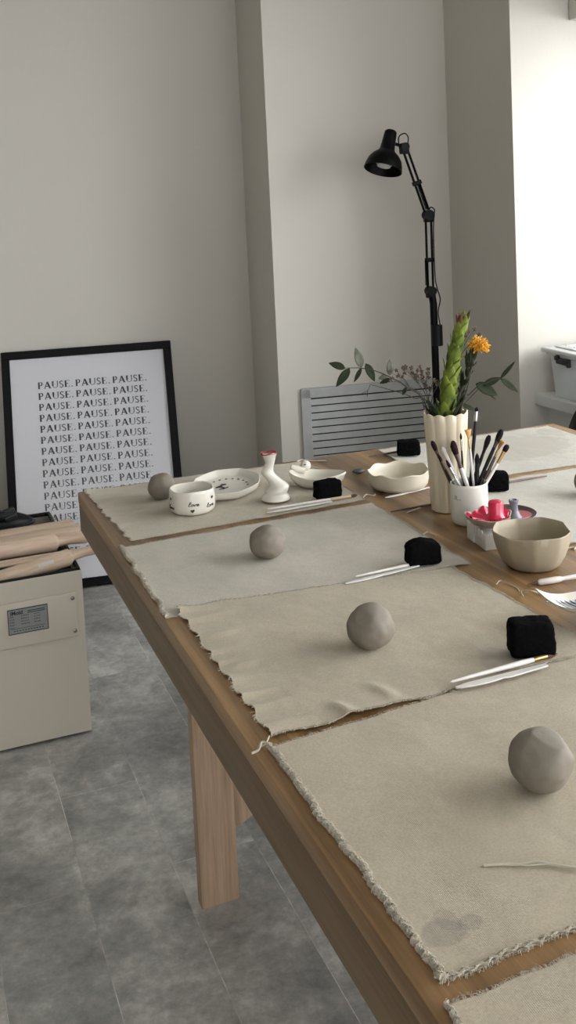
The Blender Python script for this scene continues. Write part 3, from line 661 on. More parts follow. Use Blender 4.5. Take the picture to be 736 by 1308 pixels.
# twisted candle holder
ch = empty('candle_holder', (.683, 1.900, TZ+.0026), 0, 'twisted white glazed candle holder with red inner rim', 'candle holder')
axis = Vector((math.cos(math.radians(-21)), math.sin(math.radians(-21)), 0))   # across the view
path = [(0, 0, .026), (0, .004, .030), (0, .009, .0285), (.001, .015, .023), (.003, .022, .0235), (.008, .031, .0195), (-.001, .042, .0150), (-.010, .052, .0138), (-.015, .060, .0132), (-.012, .070, .0100), (-.009, .080, .0098), (-.0095, .090, .0125), (-.0105, .0985, .0165)]
P_, R_ = catmull([axis*p[0]+Vector((0, 0, p[1])) for p in path], [p[2] for p in path], 4)
b = MB(); rings = []
def chring(c, r, k, z=None):
    return [b.bm.verts.new(c+Vector((r*(1+.05*noise.noise(Vector((math.cos(t)*1.5, math.sin(t)*1.5, c.z*40))))*math.cos(t), r*math.sin(t), (.0014*math.sin(3*t) if k else 0)))) for t in [2*PI*j/32 for j in range(32)]]
rings = [chring(p, r, i > len(P_)-4) for i, (p, r) in enumerate(zip(P_, R_))]
for i in range(len(rings)-1):
    for j in range(32): b.bm.faces.new((rings[i][j], rings[i][(j+1) % 32], rings[i+1][(j+1) % 32], rings[i+1][j]))
b.bm.faces.new(rings[0][::-1]); b.bm.faces.new(rings[-1]); b.build('body', M['white_ceramic'], ch, angle=70)
top = axis*-.0105
b = MB(); b.lathe([(.0168, .0978), (.0160, .1002), (.0138, .0996), (.0118, .0988), (.001, .0986)], 32, mod=lambda t, i, r, z: (r*math.cos(t)+top.x, r*math.sin(t)+top.y, z+(.0014*math.sin(3*t)))); b.build('red_rim', M['red_glaze'], ch)
b = MB(); b.lathe([(.0250, .0010), (.0302, .0018), (.0304, .0034), (.0292, .0045)], 40, caps=False); b.build('foot_ring', M['rim_brown'], ch)

# small dish with a bird head
bd = empty('bird_dish', (.796, 1.955, TZ+.0026), math.radians(-35), 'small white glazed bird shaped dish with a round head and tail', 'dish')
def bmod(th, i, r, z):
    s = 1+.10*math.cos(2*th)+.05*math.cos(th)
    zz = z+(.006*(math.cos(th)**2)*(z/.024)**2 if z > .004 else 0)
    return (r*1.12*s*math.cos(th), r*.80*math.sin(th), zz)
MB().lathe([(.001, 0), (.030, 0), (.038, .004), (.046, .013), (.051, .024), (.0495, .0252), (.0475, .0245), (.042, .0145), (.034, .0065), (.001, .0045)], 72, mod=bmod).build('body', M['white_ceramic'], bd, angle=60)
b = MB(); bmesh.ops.create_uvsphere(b.bm, u_segments=24, v_segments=16, radius=.0115); bmesh.ops.translate(b.bm, vec=(-.030, .034, .035), verts=b.bm.verts); hd = b.build('head', M['white_ceramic'], bd)
b = MB(); bmesh.ops.create_uvsphere(b.bm, u_segments=8, v_segments=6, radius=.0018); bmesh.ops.translate(b.bm, vec=(-.0285, .0235, .0395), verts=b.bm.verts); b.build('eye', M['motif'], hd)
b = MB(); b.tube([(-.030, .026, .026), (-.046, .020, .031), (-.058, .014, .037)], [.007, .0075, .0045], n=14, smooth=4); b.build('tail', M['white_ceramic'], bd)

# fluted vase
VX, VY = .959, 1.680
def flute(th, i, r, z):
    s = 1+.055*abs(math.sin(th*6))**.8+.01*math.sin(th*3+z*20)
    zz = z+(.004*abs(math.sin(th*6+.2)) if z > .17 else 0)
    return (r*s*math.cos(th), r*s*math.sin(th), zz)
vessel('fluted_vase', (VX, VY, TZ+.0002), [(.026, 0), (.031, .0015), (.0325, .02), (.034, .06), (.0365, .10), (.0385, .14), (.0405, .175), (.0415, .189)], .0035, M['vase'], 'tall cream fluted ceramic vase holding the flowers', 'vase', flute, n=144)

# cup of brushes
CX, CY = .952, 1.590
cp = vessel('brush_cup', (CX, CY, TZ+.0002), [(.024, 0), (.030, .001), (.0335, .006), (.0345, .015), (.0347, .040), (.0347, .073), (.0345, .0765)], .003, M['cup'], 'plain white ceramic cup filled with paintbrushes', 'cup')
b = MB(); va = -math.atan2(CX, CY)-.85
for st in ([(0, .9), (.25, 1), (.3, .6), (.1, .5), (.0, .1), (.4, .2)], [(.55, 1), (.6, .1), (1.0, .15)], [(1.1, .3), (1.3, .1), (1.5, .35)]):
    b.tube([Vector((.0349*math.sin(va+x*.28), -.0349*math.cos(va+x*.28), .050+z_*.008)) for x, z_ in st], .0004, n=5, smooth=3)
b.build('painted_mark', M['motif'], cp)

def ibrush(tip, rimp, label, **k):
    """brush leaning in the cup: from its tip through the rim point down to the cup's floor"""
    tip = Vector(tip); r_ = Vector(rimp); d = (r_-tip).normalized(); t = (TZ+.006-tip.z)/d.z; e = tip+d*t
    off = Vector((e.x-CX, e.y-CY, 0))
    if off.length > .027: e -= off*(1-.027/off.length)
    return brush(e, tip, label, group='paintbrushes in the white cup', **k)
ibrush((.906, 1.640, .899), (.932, 1.622, .820), 'dark brush leaning farthest left in the cup, upper of two dark tips', handle='handle_brown', ferr='ferrule_dark', hair='bristle_dark', r=.0030, shape='mop', hl=.018)
ibrush((.907, 1.622, .880), (.931, 1.612, .820), 'dark brush leaning farthest left in the cup, lower of two dark tips', handle='handle_black', ferr='ferrule_dark', hair='bristle_dark', r=.0026, shape='round')
ibrush((.919, 1.627, .890), (.943, 1.610, .819), 'pale cream handled brush standing tip down at the left in the cup', handle='handle_white', ferr='handle_white', hair='handle_white', r=.0042, shape='round', hl=.012)
ibrush((.920, 1.615, .868), (.940, 1.603, .819), 'grey handled thin brush in front of the cream one', handle='ferrule_steel', ferr='ferrule_steel', hair='bristle_dark', r=.0028)
ibrush((.932, 1.610, .899), (.951, 1.594, .820), 'wide dark mop brush with white handle left in the cup', handle='handle_white', ferr='ferrule_dark', hair='bristle_dark', r=.0040, shape='mop', hl=.022, fl=.026)
ibrush((.941, 1.624, .898), (.956, 1.612, .820), 'dark mop brush with black handle beside the white handled one', handle='handle_black', ferr='ferrule_dark', hair='bristle_dark', r=.0034, shape='mop', hl=.018)
ibrush((.954, 1.616, .914), (.953, 1.610, .820), 'thin upright brush with small dark tip', handle='handle_black', ferr='ferrule_steel', hair='bristle_dark', r=.0019, fl=.02, hl=.012)
ibrush((.964, 1.606, .921), (.966, 1.596, .819), 'brush with golden fan hair and white handle in the middle of the cup', handle='handle_white', ferr='ferrule_brass', hair='bristle_gold', r=.0026, shape='fan', hl=.018, fl=.018)
ibrush((.988, 1.612, .960), (.965, 1.606, .820), 'tallest brush in the cup, black with a steel ferrule', handle='handle_black', ferr='ferrule_steel', hair='bristle_black', r=.0034, hl=.008, fl=.018)
ibrush((.978, 1.600, .876), (.974, 1.596, .822), 'short black brush with a pointed tip near the cup rim', handle='handle_black', ferr='handle_black', hair='bristle_black', r=.0044, hl=.020)
ibrush((1.006, 1.600, .905), (.970, 1.604, .822), 'black rounded brush leaning right in the cup', handle='handle_black', ferr='handle_black', hair='bristle_black', r=.0032, shape='mop', hl=.022, fl=.012)
ibrush((1.027, 1.590, .915), (.977, 1.597, .819), 'black brush with grey tuft leaning farthest right', handle='handle_black', ferr='ferrule_dark', hair='bristle_black', r=.0036, shape='mop', hl=.022, fl=.012)
ibrush((1.022, 1.582, .897), (.982, 1.590, .819), 'golden haired flat brush leaning right in the cup', handle='ferrule_dark', ferr='ferrule_brass', hair='bristle_gold', r=.0030, shape='fan', hl=.018, fl=.014)
ibrush((1.029, 1.575, .889), (.985, 1.585, .819), 'dark angled brush with copper ferrule lowest on the right', handle='handle_white', ferr='ferrule_brass', hair='bristle_dark', r=.0032, shape='mop', hl=.013, fl=.024)

# ------------------------------------------------------------------ plaster blocks, petal dish and little stands
pb = empty('plaster_block', (.919, 1.466, TZ+.0002), math.radians(-8), 'white plaster block with notched side, lower one under the red dish', 'block')
b = MB(); b.box((0, 0, .0135), (.044, .050, .027), bev=.0015); b.box((-.010, .034, .016), (.028, .03, .032), bev=.0015)
for k in range(3): b.box((-.0225, -.012+.012*k, .024), (.003, .005, .018), bev=.0008)
b.build('body', M['plaster'], pb)
DX, DY, DZ = .927, 1.474, TZ+.0335
def petal(th, i, r, z):
    s = 1+.10*math.cos(5*th)*(r/.05); return (.84*r*s*math.cos(th), .84*r*s*math.sin(th), z+.0025*math.cos(5*th)*(r/.05)**2)
pd = empty('petal_dish', (DX-.006, DY, DZ), 0, 'scalloped clay dish lined with crumpled pink glaze on the plaster block', 'dish')
MB().lathe([(.001, 0), (.024, 0), (.036, .005), (.044, .012), (.047, .018), (.0455, .0185), (.042, .0135), (.034, .0075), (.001, .0045)], 80, mod=petal).build('body', M['dish_clay'], pd, angle=60)
b = MB(); b.lathe([(.001, .0052), (.030, .0072), (.039, .0135), (.0425, .0172), (.0415, .0176), (.037, .0148), (.020, .0120), (.001, .0110)], 80, mod=lambda th, i, r, z: tuple(Vector(petal(th, i, r, z))+Vector((0, 0, (.0028*math.sin(th*11)+.002*noise.noise(Vector((r*300, th*2, 0))))*(r/.04))))); b.build('pink_lining', M['pink_glaze'], pd, angle=60)
b = MB(); b.lathe([(.0185, .009), (.0165, .013), (.0132, .018), (.0134, .034), (.0122, .0375), (.009, .0390), (.001, .0385)], 40)
o = b.build('pink_knob', M['pink_glaze']); o.location = (DX+.007, DY-.002, DZ+.0025); tag(o, 'hot pink rounded cylinder standing in the pink dish', 'pottery piece')
dd = empty('dark_dish', (.992, 1.520, TZ+.018), 0, 'dark glazed round dish behind the clay bowl, on a plaster block', 'dish')
MB().lathe([(.001, 0), (.026, 0), (.040, .006), (.050, .013), (.0485, .0142), (.040, .0085), (.001, .0045)], 72).build('body', M['dark_glaze'], dd, angle=60)
b = MB(); b.lathe([(.001, .0050), (.022, .0055), (.032, .0082), (.031, .0095), (.001, .0085)], 40, mod=lambda th, i, r, z: (r*math.cos(th)+.010, r*.8*math.sin(th)-.004, z)); b.build('pink_patch', M['dull_pink'], dd)
pb2 = empty('plaster_block', (.992, 1.520, TZ+.0002), math.radians(10), 'white plaster block hidden under the dark round dish', 'block')
MB().box((0, 0, .009), (.040, .040, .0175), bev=.0015).build('body', M['plaster'], pb2)
b = MB(); b.lathe([(.016, 0), (.0165, .002), (.012, .006), (.0078, .016), (.0070, .026), (.0088, .032), (.0090, .035), (.006, .0355), (.005, .033), (.001, .033)], 32)
o = b.build('grey_stand', M['grey_glaze']); o.location = (.993, 1.506, TZ+.0235); tag(o, 'small grey waisted stand on the dark dish', 'pottery piece')
# ------------------------------------------------------------------ palette dish with paint strokes
PX, PY, PZ = .878, 1.112, TZ+.026
pt = empty('paint_palette', (PX, PY, PZ), math.radians(0), 'curved white ceramic palette with teal and blue paint strokes', 'palette')
b = MB(); NX, NY = 50, 30
def palp(u, v):
    x = -.085+.17*u; y = -.042+.084*v
    y += .008*math.sin(u*6.5)*(1 if v < .5 else .5)
    z = .010*(2*v-1)**2+.018*(max(0, 1-u*3.2))**2+.018*(max(0, (u-.7)/.3))**2
    x -= .012*(1-v)*(-1)
    return Vector((x, y, z))
g1 = [[b.bm.verts.new(palp(i/NX, j/NY)) for i in range(NX+1)] for j in range(NY+1)]
g2_ = [[b.bm.verts.new(palp(i/NX, j/NY)-Vector((0, 0, .0032))) for i in range(NX+1)] for j in range(NY+1)]
for j in range(NY):
    for i in range(NX): b.bm.faces.new((g1[j][i], g1[j][i+1], g1[j+1][i+1], g1[j+1][i])); b.bm.faces.new((g2_[j][i], g2_[j+1][i], g2_[j+1][i+1], g2_[j][i+1]))
for i in range(NX): b.bm.faces.new((g1[0][i+1], g1[0][i], g2_[0][i], g2_[0][i+1])); b.bm.faces.new((g1[NY][i], g1[NY][i+1], g2_[NY][i+1], g2_[NY][i]))
for j in range(NY): b.bm.faces.new((g1[j][0], g1[j+1][0], g2_[j+1][0], g2_[j][0])); b.bm.faces.new((g1[j+1][NX], g1[j][NX], g2_[j][NX], g2_[j+1][NX]))
b.build('body', M['white_ceramic'], pt, angle=70)
cols = [(.05, .075, .05), (.022, .035, .028), (.022, .05, .06), (.07, .14, .17), (.10, .20, .27), (.05, .10, .16), (.03, .06, .10), (.10, .16, .15), (.04, .09, .08), (.12, .20, .24), (.02, .04, .07), (.07, .12, .10), (.05, .09, .14)]
for k, c in enumerate(cols):
    mm = mat('paint_stroke', c, .25, coat=.3, col2=tuple(x*.7 for x in c), scale=60)
    b = MB(); u0 = .12+k*.050; rows = []
    for j in range(13):
        v = .82-.62*j/12; w_ = .040*math.sqrt(max(0.02, 1-((j/12-.5)*2)**4)); uu = u0+.15*(j/12)
        rows.append([b.bm.verts.new(palp(uu+w_*(q/4-.5)*1.1, v)+Vector((0, 0, .0009+.0006*(1-abs(q/2-1))))) for q in range(5)])
    for j in range(12):
        for q in range(4): b.bm.faces.new((rows[j][q], rows[j+1][q], rows[j+1][q+1], rows[j][q+1]))
    b.build('paint_stroke', mm, pt)
vessel('dark_bowl', (.893, 1.102, TZ+.0004), [(.028, 0), (.036, .001), (.044, .008), (.047, .016), (.047, .0205)], .004, mat('dark_blue_glaze', (.012, .014, .022), .35), 'low dark bowl under the paint palette', 'bowl')

# ------------------------------------------------------------------ flowers in the vase
def leaf(b, p, d, L_, wd, nrm=(0, 0, 1), bend=.15, fold=.25, n=8, w=4):
    p, d, nrm = Vector(p), Vector(d).normalized(), Vector(nrm); s = d.cross(nrm).normalized(); nn = s.cross(d).normalized()
    rows = []
    for i in range(n+1):
        t = i/n; hw = wd/2*math.sin(PI*(t**.8))**.8 if 0 < t < 1 else .0004
        c = p+d*L_*t - nn*bend*L_*t*t
        rows.append([b.bm.verts.new(c+s*hw*(k/w*2-1)+nn*abs(k/w*2-1)*hw*fold) for k in range(w+1)])
    for i in range(n):
        for k in range(w): b.bm.faces.new((rows[i][k], rows[i+1][k], rows[i+1][k+1], rows[i][k+1]))
def thickleaf(o, t=.0006):
    m_ = o.modifiers.new('thickness', 'SOLIDIFY'); m_.thickness = t; return o
VB = Vector((VX, VY, TZ+.02))
ACR = Vector((.933, -.36, 0)); DEPTH = Vector((.36, .933, 0))
# green protea-like spear
gs = empty('green_flower_spike', (VX-.006, VY, TZ+.006), 0, 'tall bright green leafy flower spike with reddish tips', 'flower')
o0 = gs.location
P_ = [Vector((VX-.008, VY, .90)), Vector((.974, 1.700, .945)), Vector((.983, 1.703, .985)), Vector((.995, 1.704, 1.035)), Vector((1.006, 1.703, 1.075)), Vector((1.013, 1.703, 1.095))]
MB().tube([Vector((VX, VY, TZ+.006))-o0]+[p-o0 for p in P_], [.004]*5+[.003, .002], n=8, smooth=4).build('stem', M['green'], gs)
CPn, _r = catmull(P_, [1]*6, 10)
b = MB(); tipb = MB(); rr = random.Random(5)
for k in range(64):
    t = k/63; i = min(int(t*(len(CPn)-2)), len(CPn)-2); c = CPn[i]; ax = (CPn[i+1]-CPn[i]).normalized(); th = k*2.399
    rad = .024*(1-.50*t); sd = (ACR*math.cos(th)+DEPTH*math.sin(th)); dr = (ax*1.0+sd*(.42-.22*t)).normalized(); ln = rr.uniform(.036, .050)*(1-.15*t)
    leaf(b, c+sd*rad*.45-o0, dr, ln, .029-.012*t, nrm=-sd, bend=rr.uniform(-.16, .02), fold=.35)
    tp = c+sd*rad*.45-o0+dr*ln
for k in range(7):
    th = k*.9; sd = (ACR*math.cos(th)+DEPTH*math.sin(th)); leaf(tipb, CPn[-1]+sd*.007-o0+Vector((0, 0, .006)), (sd*.22+Vector((.1, 0, 1))).normalized(), .026, .006, nrm=-sd, bend=-.05)
thickleaf(b.build('bract', M['green'], gs)); thickleaf(tipb.build('bract_tip', M['green_tip'], gs))
# yellow pincushion
yf = empty('pincushion_flower', (VX+.008, VY, TZ+.006), 0, 'shaggy yellow orange pincushion flower right of the green spike', 'flower')
o0 = yf.location; hc = Vector((1.041, 1.690, 1.060))
MB().tube([Vector((VX+.008, VY, TZ+.006))-o0, Vector((.99, 1.692, .94))-o0, Vector((1.018, 1.691, 1.0))-o0, Vector((1.032, 1.690, 1.035))-o0], [.003, .003, .003, .004], n=8, smooth=5).build('stem', M['stem'], yf)
for nm, mt_, cnt in (('styles', 'yellow', 230), ('inner_styles', 'orange', 110)):
    b = MB()
    for k in range(cnt):
        a_ = rr.uniform(0, 2*PI); e = rr.uniform(-.35, 1)
        d = (ACR*math.cos(a_)*math.sqrt(1-e*e)+DEPTH*math.sin(a_)*math.sqrt(1-e*e)+Vector((0, 0, e))).normalized()
        d = (d+ACR*.25).normalized(); R0 = rr.uniform(.017, .025)*(1 if nm == 'styles' else .82)
        sw = d.orthogonal().normalized(); sw.rotate(Matrix.Rotation(rr.uniform(0, 6), 3, d))
        b.tube([hc-o0-Vector((.006, 0, .012)), hc-o0+d*R0*.55+sw*.003, hc-o0+d*R0+sw*.005+Vector((.002, 0, -.001))], [.0006, .0006, .0009], n=4, smooth=3)
    b.build(nm, M[mt_], yf)
b = MB()
for k in range(14):
    t = k/13; c = Vector((1.035, 1.690, 1.045)).lerp(Vector((1.0, 1.693, .965)), t); th = k*2.4; sd = ACR*math.cos(th)+DEPTH*math.sin(th)
    leaf(b, c-o0, (sd*.6+Vector((.2, 0, .7))).normalized(), .026, .007, nrm=-sd, bend=-.1)
thickleaf(b.build('leaf', M['leaf_dark'], yf))
# eucalyptus branch, left
eb = empty('eucalyptus_branch', (VX-.014, VY+.004, TZ+.006), 0, 'thin eucalyptus branch with dull leaves arching far left over the table', 'branch')
o0 = eb.location
MB().tube([o0-o0, Vector((.940, 1.716, .944))-o0, Vector((.905, 1.735, .989))-o0, Vector((.879, 1.747, 1.008))-o0, Vector((.850, 1.759, 1.023))-o0, Vector((.827, 1.768, 1.029))-o0, Vector((.797, 1.780, 1.031))-o0], [.0016, .0015, .0013, .0012, .001, .0009, .0006], n=6, smooth=6).build('stem', M['stem'], eb)
lv = [('leaf_dark', (.797, 1.780, 1.030), (.768, 1.792, 1.043), .015), ('leaf_dark', (.805, 1.777, 1.030), (.776, 1.780, .996), .017), ('leaf_pale', (.826, 1.769, 1.030), (.818, 1.772, 1.070), .018), ('leaf_dark', (.826, 1.768, 1.030), (.811, 1.772, 1.002), .009),
      ('leaf_dark', (.834, 1.766, 1.038), (.850, 1.757, 1.002), .017), ('leaf_pale', (.877, 1.748, 1.012), (.880, 1.750, 1.043), .014), ('leaf_pale', (.872, 1.750, 1.012), (.856, 1.755, 1.007), .010), ('leaf_dark', (.878, 1.747, 1.006), (.857, 1.753, .998), .010), ('leaf_dark', (.905, 1.735, .988), (.898, 1.737, .972), .008)]
for mt_, p, q, w_ in lv:
    b = MB(); p, q = Vector(p), Vector(q); leaf(b, p-o0, q-p, (q-p).length, w_, nrm=-DEPTH+Vector((.2, 0, .35)), bend=.12); thickleaf(b.build('leaf', M[mt_], eb), .0004)
# second, thinner branch
tw = empty('bare_twig', (VX-.02, VY+.006, TZ+.006), 0, 'thin nearly bare twig below the eucalyptus branch', 'branch'); o0 = tw.location
b = MB(); b.tube([o0-o0, Vector((.935, 1.720, .946))-o0, Vector((.918, 1.727, .966))-o0, Vector((.879, 1.744, .983))-o0, Vector((.840, 1.761, .996))-o0], [.0011, .001, .0009, .0008, .0005], n=5, smooth=5)
b.tube([Vector((.840, 1.761, .996))-o0, Vector((.835, 1.762, .985))-o0, Vector((.824, 1.765, .980))-o0], .0005, n=5, smooth=4); b.tube([Vector((.835, 1.762, .985))-o0, Vector((.833, 1.762, .973))-o0], .0007, n=5)
b.build('stem', M['stem'], tw)
# wax flower sprigs
def sprig(top, n, seed, label):
    top = Vector(top); root = empty('wax_flower_sprig', (VX-.012, VY+.010-.004*seed, TZ+.006), 0, label, 'flower', 'wax flower sprigs in the vase'); o0 = root.location
    r_ = random.Random(seed); st = MB(); fl = MB(); e0 = Vector((.944, 1.714, .944)); st.tube([o0-o0, e0-o0, (e0.lerp(top, .6)+Vector((0, 0, .004)))-o0], [.0009, .0009, .0006], n=5, smooth=4)
    mid = e0.lerp(top, .6)+Vector((0, 0, .004))
    for k in range(n):
        q = top+ACR*r_.uniform(-.016, .016)+DEPTH*r_.uniform(-.012, .012)+Vector((0, 0, r_.uniform(-.012, .012)))
        st.tube([mid-o0, (mid.lerp(q, .5)+Vector((0, 0, .002)))-o0, q-o0], .0004, n=4, smooth=3)
        for j in range(5):
            a_ = j*1.257+r_.random(); dd_ = ACR*math.cos(a_)+Vector((0, 0, 1))*math.sin(a_)-DEPTH*.3
            leaf(fl, q-o0, dd_, r_.uniform(.0035, .0055), .0036, nrm=-DEPTH, n=3, w=2)
    st.build('stem', M['stem'], root); thickleaf(fl.build('petal', M['wax'], root), .0006)
sprig((.918, 1.733, 1.018), 9, 1, 'wax flower sprig with tiny brown pink blooms, top left of the vase')
sprig((.936, 1.725, 1.014), 12, 2, 'wax flower sprig touching the lamp pole')
sprig((.948, 1.716, .992), 9, 3, 'wax flower sprig low at the vase mouth')
sprig((.890, 1.745, 1.010), 6, 4, 'wax flower sprig among the eucalyptus leaves')
sprig((1.034, 1.692, 1.088), 5, 5, 'small dark sprig above the yellow flower')
# leafy sprig on the right
rl = empty('leafy_sprig', (VX+.016, VY-.006, TZ+.006), 0, 'leafy sprig with broad dark leaves reaching right of the vase', 'branch'); o0 = rl.location
b = MB(); b.tube([o0-o0, Vector((1.000, 1.694, .946))-o0, Vector((1.020, 1.690, .968))-o0, Vector((1.040, 1.684, .984))-o0, Vector((1.078, 1.669, .997))-o0], [.0014, .0013, .0012, .001, .0007], n=6, smooth=5)
b.tube([Vector((1.002, 1.692, .944))-o0, Vector((1.025, 1.686, .966))-o0, Vector((1.037, 1.684, .978))-o0], .0010, n=5, smooth=3); b.build('stem', M['stem'], rl)
for p, q, w_ in [((1.032, 1.686, .988), (1.072, 1.668, .964), .024), ((1.046, 1.680, .984), (1.080, 1.669, .999), .015), ((1.078, 1.669, .996), (1.107, 1.660, 1.029), .008), ((1.078, 1.668, .996), (1.110, 1.654, .968), .013), ((1.046, 1.678, .974), (1.068, 1.669, .956), .004), ((1.002, 1.693, .951), (1.030, 1.682, .936), .009)]:
    b = MB(); p, q = Vector(p), Vector(q); leaf(b, p-o0, q-p, (q-p).length, w_, nrm=-DEPTH*.8+Vector((0, 0, .5)), bend=.08); thickleaf(b.build('leaf', M['leaf_dark'], rl), .0004)
# dark foliage at the vase mouth
ff = empty('dark_foliage', (VX, VY+.01, TZ+.006), 0, 'dark strappy leaves crowding the mouth of the vase', 'foliage'); o0 = ff.location
b = MB(); rr = random.Random(8)
for k in range(26):
    a_ = rr.uniform(0, 2*PI); rad = rr.uniform(.006, .026); sd = ACR*math.cos(a_)+DEPTH*math.sin(a_); p = Vector((VX, VY, .925))+sd*rad
    leaf(b, p-o0, (sd*rr.uniform(.2, .8)+Vector((0, 0, 1))).normalized(), rr.uniform(.03, .055), rr.uniform(.007, .013), nrm=-sd, bend=rr.uniform(-.1, .3))
for k in range(16):      # darker buds and leaves between the spike and the yellow flower
    t = rr.random(); c = Vector((.998, 1.700, .945)).lerp(Vector((1.028, 1.694, 1.035)), t); a_ = rr.uniform(0, 6.28); sd = ACR*math.cos(a_)+DEPTH*math.sin(a_)
    leaf(b, c+sd*.004-o0, (sd*.35+Vector((.25, 0, 1))).normalized(), rr.uniform(.022, .04), rr.uniform(.005, .008), nrm=-sd, bend=-.1)
thickleaf(b.build('leaves', M['leaf_dark'], ff), .0005)
b = MB()
for a_ in (0.5, 2.4, 4.1, 5.3): b.tube([Vector((.004*math.cos(a_), .004*math.sin(a_), 0)), Vector((.02*math.cos(a_), .02*math.sin(a_), .17))], .0016, n=5)
b.tube([Vector((.02, -.006, .15)), Vector((.045, -.012, .215)), Vector((.058, -.018, .27))], [.002, .0018, .001], n=5, smooth=4)
b.build('stem', M['stem'], ff)

# ------------------------------------------------------------------ floor lamp
LP = W(1.195, 3.20, 0)
fl = empty('floor_lamp', LP, -A, 'tall black jointed lamp with bell shade behind the table', 'lamp')
def lp(a, b_, z): return Vector((a-1.195, b_-3.20, z))     # local, wall frame
MB().lathe([(.11, 0), (.115, .004), (.115, .016), (.10, .024), (.02, .030), (.001, .031)], 48).build('base', M['black_metal'], fl)
MB().tube([lp(1.195, 3.2, .02), lp(1.1955, 3.2, 1.0), lp(1.191, 3.2, 1.035)], .0125, n=14).build('pole', M['black_metal'], fl)
b = MB(); b.tube([lp(1.195+.004, 3.185, .86), lp(1.195+.004, 3.185, .93)], .019, n=12); b.build('inline_switch', M['black_plastic'], fl)
j1, j2, j3 = lp(1.187, 3.2, 1.045), lp(1.188, 3.2, 1.300), lp(1.112, 3.2, 1.530)
for nm, j, r_ in (('lower_joint', j1, .017), ('middle_joint', j2, .018), ('upper_joint', j3, .014)):
    b = MB(); b.tube([j+Vector((0, -.016, 0)), j+Vector((0, .016, 0))], r_, n=16); b.box(j+Vector((0, 0, -.006)), (.03, .022, .035), bev=.003); b.build(nm, M['black_metal'], fl)
def arm(pa, pb_, sp, nm, spring):
    d = (pb_-pa).normalized(); s = Vector((d.z, 0, -d.x))
    b = MB()
    for k in (-1, 1): b.tube([pa+s*sp*k, pb_+s*sp*k], .0042, n=8)
    o = b.build(nm, M['black_metal'], fl)
    b = MB(); q0 = pa+d*spring[0]+s*-sp*spring[2]; q1 = pa+d*spring[1]+s*-sp*spring[2]; L_ = (q1-q0).length; N = int(L_/.0028)*8
    b.tube([q0+d*L_*i/N+(s*math.cos(i*PI/4)+Vector((0, 1, 0))*math.sin(i*PI/4))*.0062 for i in range(N+1)], .0013, n=4); b.build('spring', M['black_metal'], fl)
    q = (pa+d*spring[1]); MB().box(q, (.032, .012, .014), rot=Euler((0, math.atan2(d.x, d.z), 0)), bev=.002).build('arm_clip', M['black_metal'], fl)
arm(j1, j2, .0095, 'lower_arm', (.02, .105, 1.2)); arm(j2, j3, .0080, 'upper_arm', (.02, .115, -.5))
b = MB()
b.tube([j3+Vector((-.020, -.004, .010)), j3+Vector((-.018, -.004, .034)), j3+Vector((.002, -.004, .044)), j3+Vector((.014, -.004, .030)), j3+Vector((.010, -.004, .004))], .0022, n=6, smooth=6)
b.tube([j2+Vector((-.004, -.012, .006)), j2+Vector((.004, -.012, .026)), j2+Vector((.018, -.012, .018)), j2+Vector((.016, -.012, -.004)), j2+Vector((.012, -.012, -.06)), j2+Vector((.012, -.012, -.2)), j1+Vector((.018, -.014, .01)), j1+Vector((.028, -.014, -.03)), lp(1.206, 3.186, .97), lp(1.216, 3.184, .90)], .0022, n=6, smooth=6)
b.build('cable', M['black_plastic'], fl)
# head: axis from cap down-left to the opening
hd0 = lp(1.068, 3.2, 1.583); hax = Vector((-.31, -.22, -.925)).normalized()
rot = hax.to_track_quat('Z', 'Y').to_matrix().to_4x4(); rot.translation = hd0
b = MB(); b.lathe([(.001, -.002), (.016, -.001), (.020, .003), (.021, .012), (.0225, .040), (.025, .066), (.030, .074), (.044, .086), (.055, .102), (.061, .122), (.0635, .138), (.0620, .138), (.0590, .122), (.053, .104), (.042, .089), (.026, .078), (.001, .076)], 48); b.bm.transform(rot); b.build('lamp_shade', M['black_metal'], fl, angle=50)
b = MB(); b.lathe([(.010, .070), (.014, .085), (.026, .103), (.028, .113), (.022, .125), (.001, .131)], 24); b.bm.transform(rot); b.build('bulb', M['white_plastic'], fl)
b = MB(); b.tube([hd0+hax*.045+Vector((.02, 0, 0)), j3], .0055, n=8); b.build('neck', M['black_metal'], fl)

# ------------------------------------------------------------------ cream machine cabinet
cb = empty('cream_cabinet', (.065, 2.85, 0), 0, 'cream metal cabinet with black rimmed top and rating plate, left edge of photo', 'cabinet')
cw, cd, c0, c1 = .632, .56, .008, .44
xr_ = .38-.065; xl_ = xr_-cw; yf_ = 2.57-2.85; yb_ = yf_+cd; t = .003
b = MB(); b.box(((xl_+xr_)/2, yf_+t/2, (c0+c1)/2), (cw, t, c1-c0), bev=.0012, seg=2); b.box(((xl_+xr_)/2, yb_-t/2, (c0+c1)/2), (cw, t, c1-c0)); b.box((xl_+t/2, 0, (c0+c1)/2), (t, cd-2*t, c1-c0)); b.box((xr_-t/2, 0, (c0+c1)/2), (t, cd-2*t, c1-c0)); b.box((0+.0, 0, c0+t/2), (cw-.02, cd-.02, t))
b.build('body', M['cabinet'], cb, smooth=False)
b = MB(); tz_ = c1-.001; lw = .008
for c, sz in ((((xl_+xr_)/2, yf_+lw/2+t, tz_), (cw-2*t, lw, .012)), (((xl_+xr_)/2, yb_-lw/2-t, tz_), (cw-2*t, lw, .012)), ((xr_-lw/2-t, 0, tz_), (lw, cd-2*t, .012)), ((xl_+lw/2+t, 0, tz_), (lw, cd-2*t, .012))): b.box(c, sz, bev=.002)
b.box(((xl_+xr_)/2, 0, c1-.05), (cw-2*t-.002, cd-2*t-.002, .01)); b.build('black_liner', M['black_plastic'], cb)
b = MB()
for sx in (xl_+.06, xr_-.10):
    for sy in (yf_+.06, yb_-.06): b.lathe([(.018, 0), (.020, .002), (.016, .009)], 16, c=(sx, sy, 0))
